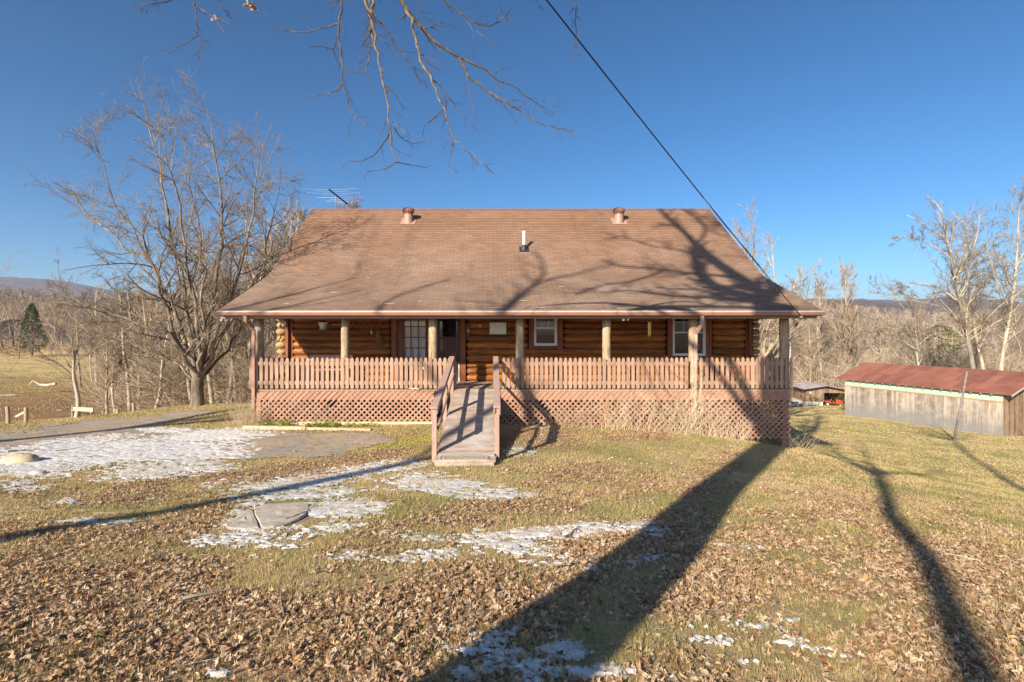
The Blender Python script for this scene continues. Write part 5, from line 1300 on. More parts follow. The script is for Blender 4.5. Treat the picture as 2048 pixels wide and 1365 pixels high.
# named ones first
plant('poplar', 0, XP(1692,70), 70, 512, 'tallest upright bare tree above the left end of the red barn roof', rot=1)
plant('poplar', 1, XP(1640,78), 78, 540, 'second upright bare tree, between the house eave and the tallest one')
plant('spread', 1, XP(1438,32), 32, 388, 'bare treetop rising behind the right end of the roof ridge', wide=.8)
plant('spread', 0, XP(1512,34), 34, 470, 'bare treetop showing above the right roof slope', wide=1.1)
plant('spread', 1, XP(1556,42), 42, 520, 'lower bare treetop behind the right eave', wide=1.1)
plant('spread', 0, XP(590,33), 33, 378, 'bare tree crown showing beside the left end of the roof ridge', wide=1.3)
plant('slim', 0, XP(545,30), 30, 420, 'bare tree directly behind the left roof slope', wide=1.3)
plant('slim', 2, XP(428,22.5), 22.5, 440, 'straight grey trunked tree standing just right of the big spreading tree', wide=1.0)
plant('slim', 1, XP(452,24), 24, 470, 'straight pale trunked tree second to the right of the big spreading tree', wide=1.0)
# sycamores
def sycamore(pxs_, Y, r, label, seed, spread_limbs):
    T = Tree(seed); base = P(pxs_[0][0], pxs_[0][1], Y); z = gz(base[0], Y)
    p = [np.array([base[0]+.2, Y, z-.2])]+[P(a, b_, Y+dy) for (a, b_), dy in zip(pxs_, np.linspace(0, 1, len(pxs_)))]; pts = resample(p, 18); t = np.linspace(0, 1, 18)
    T.lv.append((pts[None], (r*(1-t)+.04*t)[None], 10, np.array([14.])))
    par = T.add([limb(l, Y, Y+dy, r*k, .02) for l, dy, k in spread_limbs]) if spread_limbs else T.lv[0]
    l2a = T.kids(T.lv[0], 34, .32, 1, .62, .2, .46, .4, 8, .12, .06, 4, .03, .55)
    l2b = T.kids(par, 9, .2, 1, .6, .2, .4, .55, 6, .13, .06, 4, .02) if spread_limbs else l2a
    l3 = T.kids(l2a, 12, .12, 1, .7, .25, .42, .6, 5, .18, .03, 3, .016); l3b = T.kids(l2b, 10, .15, 1, .6, .2, .5, .6, 4, .17, .03, 3, .016); T.kids(l3, 8, .15, 1, .7, .25, .5, .6, 3, .22, .0, 3, .012); T.kids(l3b, 5, .15, 1, .6, .2, .5, .6, 3, .2, .0, 3, .013)
    o = empty('sycamore', (base[0], Y, z), label, 'tree'); T.mb(0, 1).build('trunk', B_white, o, smooth=True)
    T.mb(1, 3).build('limbs', B_tan, o, smooth=True); T.mb(3, len(T.lv)).build('branches', B_tan2, o, smooth=True)
sycamore([(1948,735),(1935,680),(1925,630),(1912,560),(1898,500),(1886,450),(1882,400)], 52, .25, 'tall pale sycamore leaning left behind the middle of the barn', 41,
  [([(1918,640),(1880,612),(1840,604),(1800,598),(1760,585)], -3, .45), ([(1912,600),(1880,575),(1840,565),(1800,580)], 2, .35), ([(1895,510),(1860,490),(1820,470),(1790,480)], -2, .35), ([(1905,560),(1940,520),(1955,470),(1960,430)], 2, .4)])
sycamore([(1968,735),(1955,690),(1945,640),(1942,600),(1935,560),(1925,520),(1940,450)], 55, .20, 'pale mottled sycamore directly right of the leaning one behind the barn', 42,
  [([(1940,610),(1970,590),(2000,600),(2020,620)], 2, .4), ([(1935,570),(1960,520),(1985,490)], -2, .4)])
sycamore([(2000,740),(2010,680),(2022,620),(2030,560),(2035,500),(2036,440),(2040,395)], 50, .22, 'tall sycamore rising at the right edge behind the barn roof', 43,
  [([(2022,620),(1990,560),(1975,500),(1968,440)], -2, .4), ([(2030,540),(2060,480),(2070,420)], 2, .4), ([(2020,650),(2040,690),(2046,740)], -1, .3), ([(2005,720),(2030,640),(2060,600)], 2, .4)])
sycamore([(1838,735),(1832,705),(1836,690),(1830,650),(1820,620)], 56, .12, 'small crooked pale tree standing left of the sycamores behind the barn roof', 44, [([(1836,700),(1815,690),(1790,660),(1775,655)], 0, .7), ([(1838,690),(1860,670),(1885,668)], 1, .7)])
# left woods
def env_l(px): return np.interp(px, [90,180,250,330,420,520,560], [620,600,560,550,500,440,395])
for i in range(44):
    Y = rg.uniform(24, 58); px = rg.uniform(205, 600) if Y < 40 else rg.uniform(150, 620)
    if i < 14: px = 215+i*22+rg.uniform(-6,6); Y = rg.uniform(23.5, 29)
    k = rg.randrange(3); plant('slim' if rg.random() < .75 else 'spread', k, XP(px,Y), Y, env_l(px)+rg.uniform(-25,60), ['slender pale bare tree in the tangled woods left of the house', 'bare tree with a spreading top in the woods left of the house'][0], 'bare trees crowded in the woods left of the house', wide=rg.uniform(.9,1.4), lean=rg.uniform(-.12,.12), rg=rg)
def env_r(px): return np.interp(px, [1560,1600,1700,1800,1900,2060], [585,600,600,632,645,650])
for i in range(48):
    Y = rg.uniform(66, 120) if i > 12 else rg.uniform(64, 76); px = rg.uniform(1560, 2060) if i > 12 else 1575+i*12
    plant('white' if rg.random() < .12 else 'slim', rg.randrange(4), XP(px,Y), Y, env_r(px)+rg.uniform(-14,50), 'slender pale bare tree in the woods behind the barn and shed', 'bare trees crowded in the woods behind the barn and shed', wide=rg.uniform(.9,1.3), lean=rg.uniform(-.1,.1), rg=rg)
for i in range(9):    # distant trees on the left beyond the pasture
    Y = rg.uniform(105, 150); px = 5+i*20; plant('spread', i, XP(px,Y), Y, 590+rg.uniform(-12,30), 'bare tree at the far edge of the pasture, before the wooded hill', 'bare trees along the far pasture edge', rg=rg, wide=1.3)

# ---- masses nobody could count
def mass(name, protos, items, mat, label):
    b = MB(1)
    for (kind, kk) in protos: pass
    data = []
    for kind, kk in protos:
        o, Ht = PR[kind][kk]; arr = []
        for ch in o.children:
            me = ch.data; v = np.empty(len(me.vertices)*3, np.float32); me.vertices.foreach_get('co', v)
            li = np.empty(len(me.loops), np.int32); me.loops.foreach_get('vertex_index', li); arr.append((v.reshape(-1,3), li.reshape(-1,4)))
        v = np.concatenate([a[0] for a in arr]); q = np.concatenate([arr[0][1]]+[a[1]+len(arr[0][0]) for a in arr[1:]]); data.append((v, q, Ht))
    return data
def far_tree(seed, n1=14, n2=5):
    T = Tree(seed); tk = T.grow(np.zeros((1,3)), np.array([[0,0,1.]]), np.array([10.]), np.array([.16]), np.array([.04]), 5, .05, .1, 3)
    l = T.kids(tk, n1, .25, 1, .6, .2, .38, .6, 3, .12, .1, 3, .05); l = T.kids(l, n2, .15, 1, .6, .2, .5, .7, 3, .16, .05, 3, .04); T.kids(l, 3, .1, 1, .6, .3, .5, .7, 2, .2, 0, 3, .035)
    m = T.mb(0, 4); V = np.concatenate(m.v); Q = np.concatenate(m.q); return V, Q
FT = [far_tree(s) for s in (1,2,3,4)]
def scatter_mass(name, pts, heights, tm, mat, label, rs):
    b = MB(1); k = rs.randint(0, len(tm), len(pts))
    for t_ in range(len(tm)):
        V, Q = tm[t_]; i = np.nonzero(k == t_)[0]; n = len(i); a = rs.rand(n)*6.28; ca, sa = np.cos(a), np.sin(a); s = heights[i]/10.; w = s*(1+.4*rs.rand(n))
        X = (V[None,:,0]*ca[:,None]-V[None,:,1]*sa[:,None])*w[:,None]+pts[i,0,None]; Y = (V[None,:,0]*sa[:,None]+V[None,:,1]*ca[:,None])*w[:,None]+pts[i,1,None]; Z = V[None,:,2]*s[:,None]+pts[i,2,None]
        q = (Q[None]+(np.arange(n)*len(V))[:,None,None]).reshape(-1,4); b._add(np.stack([X, Y, Z], -1).reshape(-1,3), q=q, r=np.repeat(rs.rand(n), len(V)))
    o = b.build(name, mat, origin=(0,0,0)); tag(o, label, kind='stuff'); return o
rs = np.random.RandomState(5)
B_far = bark('bark_far', (.27,.215,.175), (.38,.31,.25), (.30,.26,.17), .3)
# right far woods
N = 950; Y = 85+rs.rand(N)**.8*260; px = 1480+rs.rand(N)*640; px[650:] = 2120+rs.rand(300)*1100; X = (px-CX)*Y/F; H = 12+rs.rand(N)*6
H *= np.interp(px, [1480,1700,1800,2100,3200], [.95,.92,.78,.74,.9])
scatter_mass('far_woods', np.c_[X, Y, g(X, Y)-.2], H*np.interp(Y, [85,150,345], [.85,1,1.0]), FT, B_far, 'mass of leafless grey brown woods on the low ground beyond the barn', rs)
N = 900; Y = 150+rs.rand(N)**.9*230; px = -80+rs.rand(N)*700; px[650:] = -80-rs.rand(250)*900; X = (px-CX)*Y/F; zt = g(X, Y)
scatter_mass('far_woods', np.c_[X, Y, zt-.2], 11+rs.rand(N)*6, FT, B_far, 'mass of leafless brown woods covering the hill beyond the pasture', rs)
# tangled undergrowth, near left and right
def brush_t(seed):
    T = Tree(seed); rs_ = T.rs; k = 10; a = rs_.rand(k)*6.28; dd = np.c_[np.cos(a)*.5, np.sin(a)*.5, np.full(k, 1.)]
    m = T.grow(np.c_[rs_.randn(k,2)*.8, np.zeros(k)], dd, 6+rs_.rand(k)*4, np.full(k, .05), np.full(k, .012), 5, .15, -.03, 3)
    l = T.kids(m, 8, .1, 1, .7, .25, .45, .6, 4, .2, -.03, 3, .014); T.kids(l, 5, .1, 1, .7, .25, .5, .7, 3, .25, -.02, 3, .010)
    q = T.mb(0, 3); return np.concatenate(q.v), np.concatenate(q.q)
BT = [brush_t(s) for s in (1,2,3)]
N = 150; Y = 24+rs.rand(N)**1.2*38; px = 215+rs.rand(N)*420; px = np.where(Y < 32, 240+rs.rand(N)*380, px); X = (px-CX)*Y/F
scatter_mass('undergrowth', np.c_[X, Y, g(X, Y)-.1], 3.2+rs.rand(N)*2.5, BT, B_tan2, 'tangled tan undergrowth beneath the woods left of the house', rs)
N = 230; Y = 62+rs.rand(N)*50; px = 1540+rs.rand(N)*540; X = (px-CX)*Y/F
scatter_mass('undergrowth', np.c_[X, Y, g(X, Y)-.1], 4.5+rs.rand(N)*4.5, BT, B_tan2, 'tangled tan undergrowth beneath the woods behind the barn', rs)
for kk, L in PR.items():
    for i, (o, h_) in enumerate(L):
        if (kk, i) not in _used:
            for ch in list(o.children): bpy.data.objects.remove(ch)
            bpy.data.objects.remove(o)
# evergreens
def evergreen(name, px, Yd, ytop, w, label, c, seed, dens=2600, kind='cone', cat='tree'):
    x = XP(px, Yd); z = gz(x, Yd); H = ZP(ytop, Yd)-z; rs = np.random.RandomState(seed); n = int(dens*2.6)
    t = rs.rand(n)**.8; a = rs.rand(n)*6.28
    if kind == 'cone': rad = w*(1-t)**.65*(.25+1.3*fbm(a*1.5, t*7, seed, 3)); zz = z+H*(.08+.92*t)
    else: rad = w*np.sqrt(np.clip(1-(2*t-1)**2, 0, 1))*(.6+.6*fbm(a*1.6, t*6, seed, 2)); zz = z+H*(.45 if kind == 'pine' else .05)+H*(.55 if kind == 'pine' else .95)*t
    r_ = rad*(.35+.65*rs.rand(n)**.5); c3 = np.stack([x+np.cos(a)*r_, Yd+np.sin(a)*r_, zz], -1)
    u = unit(np.stack([np.cos(a), np.sin(a), .25+rs.randn(n)*.4], -1)+rs.randn(n,3)*.35); v = unit(np.cross(u, rs.randn(n,3))); L = H*.022*(.6+rs.rand(n)); L = L[:,None]
    V = np.stack([c3-u*L*.3, c3+v*L*.35+u*L*.3, c3+u*L, c3-v*L*.35+u*L*.3], 1).reshape(-1,3)
    b = MB(seed); b._add(V, q=np.arange(n*4).reshape(-1,4), r=np.repeat(rs.rand(n), 4))
    o = empty(name, (x, Yd, z), label, cat); b.build('foliage', blade_mat(name+'_foliage', c), o)
    T = Tree(seed); T.grow(np.array([[x, Yd, z-.1]]), np.array([[0,0,1.]]), np.array([H*.9]), np.array([H*.018]), np.array([.02]), 8, .03, .1, 6); k = T.kids(T.lv[0], 16, .2, 1, 1.1, .2, .25, .5, 4, .1, .05, 3, .02); T.mb(0, 2).build('trunk', B_dark, o)
evergreen('cedar_tree', 64, 92, 608, 2.4, 'dark green cedar standing alone at the far edge of the pasture', [(0, (.03,.045,.012)), (1, (.12,.15,.04))], 3, 1100)
evergreen('dark_thicket', 38, 88, 640, 4.6, 'dark leafy thicket below the cedar at the far pasture edge', [(0, (.03,.025,.018)), (1, (.10,.075,.05))], 4, 1500, 'bush', 'thicket')
evergreen('pine_tree', 1878, 74, 652, 2.9, 'yellow green pine in front of the brown woods behind the barn', [(0, (.12,.14,.03)), (1, (.36,.34,.10))], 6, 420, 'pine')
evergreen('pine_tree', 1890, 80, 690, 2.6, 'lower sparse olive pine beneath the yellow green one', [(0, (.12,.12,.04)), (1, (.30,.26,.10))], 7, 260, 'pine')
evergreen('laurel_bush', 1688, 52, 789, 1.0, 'small yellow green bush at the left corner of the red roofed barn', [(0, (.10,.12,.02)), (1, (.40,.36,.08))], 8, 500, 'bush', 'bush')

# ---- hills
def hills(name, Y0, prof, depth, seed, mat, label=None, amp=1.0):
    pxs_, pys = zip(*prof); n = 240; m = 26; px = np.linspace(pxs_[0], pxs_[-1], n); top = np.interp(px, pxs_, pys)
    X0 = (px-CX)*Y0/F; ztop = CZ-(top-CY)*Y0/F
    V = []
    for j in range(m):
        s = j/(m-1)*2-1; Yj = Y0+s*depth; X = X0*(1+.0*s); sh = np.cos(s*math.pi/2)**.8 if abs(s) < 1 else 0
        base = -12; h = (ztop-base)*sh
        h = h*(1+ (0 if j == m//2 else .10)*(fbm(X/60+j*3, np.full_like(X, Yj/60), seed, 4)-.5)*amp)+(fbm(X/9, np.full_like(X, Yj/9), seed+1, 3)-.5)*6*sh
        V.append(np.stack([X, np.full_like(X, Yj), base+h], -1))
    V = np.concatenate(V); i = np.arange(m-1)[:,None]*n; j = np.arange(n-1)[None]; q = np.stack([i+j, i+j+1, i+n+j+1, i+n+j], -1).reshape(-1,4)
    b = MB(1); b._add(V, q=q, r=0); o = b.build(name, mat, smooth=True, origin=(0,0,0)); tag(o, label, kind='structure')
t = NT('wooded_hill'); n = t.noise(.05, None, 8, .75); M_hill = t.fin(t.ramp(n, [(.35, (.09,.062,.055)), (.55, (.17,.125,.115)), (.7, (.13,.115,.085))]), .95, t.bump(t.noise(.12, None, 6, .8), 1, 6), .05)
hills('hills', 1500, [(-700,590),(-300,560),(-60,556),(0,556),(60,557),(110,560),(170,572),(230,585),(330,600),(460,606),(700,612),(1000,616),(1400,612),(1560,602),(1620,600),(1690,600),(1740,603),(1790,606),(1830,600),(1860,597),(1900,600),(1930,605),(1975,609),(2050,615),(2300,606),(2900,600)], 480, 3, M_hill)
hills('hills', 900, [(-600,640),(0,640),(600,650),(1400,640),(1560,606),(1640,601),(1720,606),(1790,622),(1850,645),(2000,652),(2300,640)], 260, 8, M_hill)
# ================================================================ BARN, SHED, FENCE
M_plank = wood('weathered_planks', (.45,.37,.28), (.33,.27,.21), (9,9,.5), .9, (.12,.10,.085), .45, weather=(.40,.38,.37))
M_plank2 = wood('brown_planks', (.36,.23,.13), (.26,.16,.09), (9,9,.5), .9, (.07,.05,.04), .4, weather=(.28,.23,.2))
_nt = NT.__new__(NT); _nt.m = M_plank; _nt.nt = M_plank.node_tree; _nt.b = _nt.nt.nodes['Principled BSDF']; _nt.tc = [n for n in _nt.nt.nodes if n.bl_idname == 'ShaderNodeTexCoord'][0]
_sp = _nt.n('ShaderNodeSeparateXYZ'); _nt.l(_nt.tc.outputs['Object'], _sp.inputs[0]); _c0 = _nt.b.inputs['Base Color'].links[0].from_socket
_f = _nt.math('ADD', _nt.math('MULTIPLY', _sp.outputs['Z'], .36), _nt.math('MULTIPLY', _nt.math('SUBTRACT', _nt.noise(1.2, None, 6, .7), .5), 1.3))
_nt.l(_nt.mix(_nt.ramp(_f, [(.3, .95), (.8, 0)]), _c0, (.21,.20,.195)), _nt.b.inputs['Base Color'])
t = NT('rusty_roof'); n = t.noise(.9, t.map((1,1,1)), 6, .65); bk = t.n('ShaderNodeTexBrick'); bk.inputs['Scale'].default_value = 1; bk.inputs['Brick Width'].default_value = 2.6; bk.inputs['Row Height'].default_value = .62; bk.inputs['Mortar Size'].default_value = .008
bk.inputs['Color1'].default_value = (.31,.125,.08,1); bk.inputs['Color2'].default_value = (.19,.08,.06,1); bk.inputs['Mortar'].default_value = (.16,.05,.035,1)
uv = t.n('ShaderNodeUVMap'); uv.uv_map = 'slope'; t.l(uv.outputs[0], bk.inputs['Vector'])
c = t.mix(t.ramp(n, [(.45, 0), (.7, .7)]), bk.outputs['Color'], (.17,.06,.05)); c = t.mix(t.ramp(t.noise(3), [(.6, 0), (.75, .4)]), c, (.45,.2,.11)); M_rust = t.fin(c, .8, None, .2)
Yr_ = 34.7; Yl_ = 45.1; BR = np.array([XP(2006,Yr_), Yr_]); BL = np.array([XP(1690,Yl_), Yl_]); u = (BR-BL)/np.linalg.norm(BR-BL); v = np.array([-u[1], u[0]]); v = v if v[0] > 0 else -v
LB = np.linalg.norm(BR-BL); zf = -5.35; ze_ = ZP(762, Yl_)+.05
def bp_(s, d, z): q = BL+u*s+v*d; return np.array([q[0], q[1], z])
barn = empty('barn', bp_(LB/2, 0, zf), 'long weathered plank barn with a rusty red metal roof and a pale green band', 'barn')
b = MB(3); s = 0; rg = random.Random(5)
while s < LB-.01:
    w = rg.uniform(.13,.24); e = min(s+w, LB); o_ = rg.uniform(0,.018)
    b.prism([bp_(s+.004, -o_, zf-.4), bp_(e-.004, -o_, zf-.4), bp_(e-.004, -o_, ze_-.42), bp_(s+.004, -o_, ze_-.42)], (v[0]*.03, v[1]*.03, 0), r=rg.random()); s = e
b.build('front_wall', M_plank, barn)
b = MB(); b.prism([bp_(0,-.02,ze_-.42), bp_(LB,-.02,ze_-.42), bp_(LB,-.02,ze_+.02), bp_(0,-.02,ze_+.02)], (v[0]*.04, v[1]*.04, 0)); b.build('green_band', simple('mint_paint', (.36,.52,.40), .6, .12, 2), barn)
b = MB(); b.prism([bp_(-.02,-.05,ze_-.50), bp_(LB+.02,-.05,ze_-.50), bp_(LB+.02,-.05,ze_-.41), bp_(-.02,-.05,ze_-.41)], (v[0]*.05, v[1]*.05, 0)); b.build('trim_board', simple('tan_trim', (.40,.27,.14), .8, .2), barn)
hb_ = 3.5; zr_ = ZP(728, 46.4)+.0; sl = (zr_-(ze_+.1))/hb_
b = MB(4); b2 = MB(5); s = 0
D = 2*hb_
while s < D-.01:
    w = rg.uniform(.13,.24); e = min(s+w, D); zt = min(ze_+.05+sl*min(s, D-s), ze_+.05+sl*min(e, D-e))
    b.prism([bp_(LB, s+.004, zf-.5), bp_(LB, e-.004, zf-.5), bp_(LB, e-.004, zt), bp_(LB, s+.004, zt)], (u[0]*.03, u[1]*.03, 0), r=rg.random())
    b2.prism([bp_(0, s+.004, zf-.5), bp_(0, e-.004, zf-.5), bp_(0, e-.004, zt), bp_(0, s+.004, zt)], (-u[0]*.03, -u[1]*.03, 0), r=rg.random()); s = e
b.build('gable_wall', M_plank2, barn); b2.build('gable_wall', M_plank2, barn)
b = MB(); b.prism([bp_(0, D, zf-.5), bp_(LB, D, zf-.5), bp_(LB, D, ze_), bp_(0, D, ze_)], (v[0]*.03, v[1]*.03, 0)); b.build('rear_wall', M_plank2, barn)
b = MB(5); ov = .30; uvd = []; xs = np.linspace(-.7, LB+.6, 120); V = []; Q = []
rows_ = [(-ov, 0), (hb_, 1), (D+ov, 2)]
for d, k in rows_:
    zz = ze_+.20+sl*(d if d <= hb_ else D-d)
    for i, x_ in enumerate(xs): V.append(bp_(x_, d, zz+.012*(i % 2))); uvd.append((d if k < 2 else d, x_))
n = len(xs)
for r_ in range(2):
    for i in range(n-1): Q.append((r_*n+i, r_*n+i+1, (r_+1)*n+i+1, (r_+1)*n+i))
V2 = [p-np.array([0,0,.03]) for p in V]
b._add(V+V2, q=Q+[tuple(k+3*n for k in q[::-1]) for q in Q]+[(i, i+3*n, i+1+3*n, i+1) for i in range(n-1)], r=0)
o = b.build('roof', M_rust, barn); uvset(o, uvd+uvd)
b = MB(6); s = .3
while s < LB: b.beam(bp_(s, -ov+.03, ze_+.10-sl*ov*.8), bp_(s, hb_-.1, ze_+.12+sl*hb_*.94), .05, .11); s += .6
b.build('rafter', simple('rafter_wood', (.42,.36,.28), .8), barn)
b = MB(); b.beam(bp_(LB+.6, -ov, ze_+.13-sl*ov), bp_(LB+.6, hb_, ze_+.13+sl*hb_), .03, .12); b.build('rake_board', simple('grey_rake', (.4,.38,.35), .7), barn)
# leaning post and thin brush by the barn corner
b = MB(); p = hit(1907, 880); q = P(1934, 744, 33.2); y_ = p[1]; q = P(1934, 744, y_+.4); b.tube([p-[0,0,.2], (p*1+q)/2+[.04,0,0], q], [.07,.06,.045], 9); thing('leaning_pole', b, simple('old_grey_wood', (.22,.19,.17), .9, .3, 8), 'grey wooden pole leaning to the right in front of the barn', 'pole')
# shed
ZS = gz(XP(1650,60), 60); ZS = -6.55
F0 = np.array([XP(1611.5,60), 60.]); du = np.array([1.2,7.])/7.1; dv = np.array([du[1], -du[0]])
def sp_(a, d, z): q = F0+dv*a+du*d; return np.array([q[0], q[1], z])
W_ = 6.2; RD = 2.1; LS = 7.5; zE = ZP(777,60); zR = ZP(771,60)+.0; zE2 = ZP(786,59)
shed = empty('shed', sp_(W_/2, 0, ZS), 'small plank shed with a grey metal roof and open bay, left of the barn', 'shed')
b = MB(7)
def zt_(a): return zE-.06+(zR-zE)*a/RD if a < RD else zR-.06+(zE2-zR)*(a-RD)/(W_-RD)
a = 0
while a < W_-.01:
    w = rg.uniform(.14,.24); e = min(a+w, W_); zb = ZS+.62 if a < 1.8 else ZP(785.5,60)
    b.prism([sp_(a+.004,0,zb), sp_(e-.004,0,zb), sp_(e-.004,0,zt_(e)), sp_(a+.004,0,zt_(a))], (du[0]*.03, du[1]*.03, 0), r=rg.random()); a = e
d = 0
while d < LS-.01:
    e = min(d+rg.uniform(.14,.24), LS); b.prism([sp_(0,d+.004,ZS+.55), sp_(0,e-.004,ZS+.55), sp_(0,e-.004,zE-.08), sp_(0,d+.004,zE-.08)], (dv[0]*.03, dv[1]*.03, 0), r=rg.random()); d = e
b.prism([sp_(W_,0,ZS-.3), sp_(W_,LS,ZS-.3), sp_(W_,LS,zE2-.1), sp_(W_,0,zE2-.1)], (dv[0]*.03, dv[1]*.03, 0)); b.prism([sp_(0,LS,ZS-.3), sp_(W_,LS,ZS-.3), sp_(W_,LS,zE2-.1), sp_(0,LS,zE2-.1)], (du[0]*.03, du[1]*.03, 0))
b.build('wall', M_plank2, shed)
b = MB(); b.prism([sp_(-.01,-.03,ZS-.4), sp_(1.85,-.03,ZS-.4), sp_(1.85,-.03,ZS+.62), sp_(-.01,-.03,ZS+.62)], (du[0]*.1, du[1]*.1, 0)); b.prism([sp_(-.03,.0,ZS-.4), sp_(-.03,LS,ZS-.4), sp_(-.03,LS,ZS+.56), sp_(-.03,.0,ZS+.56)], (dv[0]*.1, dv[1]*.1, 0)); b.build('block_base', simple('painted_block', (.50,.52,.46), .8, .15, 3), shed)
b = MB(); b.prism([sp_(-.35,-.4,zE-.10), sp_(RD,-.4,zR), sp_(RD,LS+.3,zR), sp_(-.35,LS+.3,zE-.10)], (0,0,.035)); b.prism([sp_(RD,-.4,zR), sp_(W_+.4,-.4,zE2-.1), sp_(W_+.4,LS+.3,zE2-.1), sp_(RD,LS+.3,zR)], (0,0,.035)); b.build('roof', simple('grey_tin', (.42,.36,.38), .5, .25, 1.5, .4), shed)
b = MB()
for (p, q) in ((sp_(-.35,-.42,zE-.16), sp_(RD,-.42,zR-.05)), (sp_(RD,-.42,zR-.05), sp_(W_+.4,-.42,zE2-.16)), (sp_(-.37,-.4,zE-.16), sp_(-.37,LS+.3,zE-.16))): b.beam(p, q, .03, .1)
b.build('roof_edge', M_dark, shed)
b = MB(); p = sp_(.42,-.05,ZP(788,60)); b.prism([p, p+[.36,.06,0], p+[.36,.06,.26], p+[0,0,.26]], (0,-.01,0)); b.build('sign_board', simple('white_board', (.8,.78,.75), .5), shed)
# ladder, mower, bucket, branches pile
la_ = empty('step_ladder', sp_(2.75,2.2,ZS), 'pale step ladder standing inside the open shed bay behind the mower', 'ladder'); b = MB()
for s_ in (-.22,.22): b.beam(sp_(2.75+s_*1.1,2.0,ZS+.02), sp_(2.75+s_*.75,2.5,ZS+1.9), .07, .05)
b.build('rails', simple('ladder_alu', (.75,.72,.5), .5), la_); b = MB()
for k in range(6): z_ = .25+k*.28; b.beam(sp_(2.53+.01*k,2.02+.07*k,ZS+z_), sp_(2.97-.01*k,2.02+.07*k,ZS+z_), .08, .03)
b.build('rungs', simple('yellow_rung', (.6,.45,.1), .5), la_)
M_red = simple('red_enamel', (.55,.035,.02), .35, .08, 5, .5); M_tyre = simple('tyre', (.03,.03,.03), .8)
C0 = sp_(3.3, .9, ZS+.02); mw_ = empty('riding_mower', C0, 'red riding lawn mower parked in the open bay of the shed', 'lawn mower')
ax = np.array([.85,-.5,0]); ax /= np.linalg.norm(ax); ay = np.array([-ax[1], ax[0], 0]); up_ = np.array([0,0,1.])
def mp(a, s_, z_): return C0+ax*a+ay*s_+up_*z_
b = MB(); b.prism([mp(.35,-.25,.35), mp(.95,-.25,.35), mp(.98,-.25,.62), mp(.9,-.25,.72), mp(.35,-.25,.80)], ay*.5); b.build('hood', M_red, mw_)
b = MB(); b.prism([mp(-.75,-.35,.38), mp(.35,-.35,.38), mp(.35,-.35,.44), mp(-.2,-.35,.46), mp(-.35,-.35,.62), mp(-.75,-.35,.64)], ay*.7); b.build('fender', M_red, mw_)
b = MB(); b.obox(mp(-.4,0,.72), ax, ay, up_, .22, .22, .05); b.obox(mp(-.62,0,.92), ax, ay, up_, .05, .22, .2); b.build('seat', M_dark, mw_)
b = MB(); b.obox(mp(.1,0,.26), ax, ay, up_, .42, .5, .09); b.build('mowing_deck', M_dark, mw_)
b = MB(); b.tube([mp(.35,0,.75), mp(.15,0,.98)], .02, 6); b.tube([mp(.12,0,.98)+ay*.18*math.cos(k)+(ax*.10+up_*.12)*math.sin(k) for k in np.linspace(0, 6.283, 14)], .018, 6); b.build('steering_wheel', M_dark, mw_)
for a_, s_, r_ in ((.75,-.36,.19),(.75,.36,.19),(-.5,-.42,.26),(-.5,.42,.26)):
    b = MB(); c_ = mp(a_, s_, r_); b.tube([c_-ay*.10, c_-ay*.08, c_+ay*.08, c_+ay*.10], [r_*.8, r_, r_, r_*.8], 18); o = b.build('wheel', M_tyre, mw_)
    b = MB(); b.tube([c_-ay*.11, c_+ay*.11], r_*.45, 12); b.build('rim', simple('cream_rim', (.6,.55,.4), .5), o)
b = MB(); p = hit(1615, 812); b.lathe(p, [(.12,0),(.15,.3),(.155,.31)], 14); thing('white_bucket', b, M_white, 'white bucket on the grass at the front corner of the shed', 'bucket')
b = MB(8); c_ = sp_(4.9,-.9,ZS+.05)
for k in range(90):
    a_ = rg.uniform(0, 6.28); h = rg.uniform(.3,1.25); p = c_+[rg.uniform(-1.0,1.0), rg.uniform(-.5,.5), 0]; e = p+[rg.uniform(-.4,.9), rg.uniform(-.3,.3), h]; b.tube([p, (p+e)/2+[rg.uniform(-.1,.1),0,.05], e], [.03,.02,.008], 4)
thing('brush_pile', b, B_tan2, 'heap of cut branches piled outside the shed bay beside the mower', 'brush pile')
b = MB(9); c_ = hit(1585, 813)
for k in range(46):
    x_, z_ = rg.uniform(-.9,.75), 0; z_ = rg.random()*max(.1, 1.5-abs(x_+.5)*1.3); p = c_+[x_-.3, rg.uniform(-.1,.3), z_+.1]; b.tube([p, p+[rg.uniform(-.1,.1), .6, 0]], rg.uniform(.06,.11), 8)
thing('firewood_pile', b, B_tan, 'stack of split firewood in front of the shed side wall', 'firewood')
wb = empty('wheelbarrow', hit(1590, 815), 'small blue wheelbarrow beside the firewood by the shed', 'wheelbarrow'); c_ = hit(1590, 815)
b = MB(); b.prism([c_+[-.25,-.2,.35], c_+[.2,-.2,.35], c_+[.3,-.2,.55], c_+[-.3,-.2,.55]], (0,.4,0)); b.build('tray', simple('blue_paint', (.12,.2,.45), .5), wb)
b = MB(); b.tube([c_+[.62,-.05,.2], c_+[.62,.05,.2]], .2, 16); b.build('wheel', M_tyre, wb); b = MB(); b.tube([c_+[-.9,-.25,.6], c_+[.6,-.06,.25]], .02, 6); b.tube([c_+[-.9,.25,.6], c_+[.6,.06,.25]], .02, 6); b.tube([c_+[-.3,-.2,.4], c_+[-.35,-.2,0]], .02, 6); b.tube([c_+[-.3,.2,.4], c_+[-.35,.2,0]], .02, 6); b.build('frame', M_dark, wb)

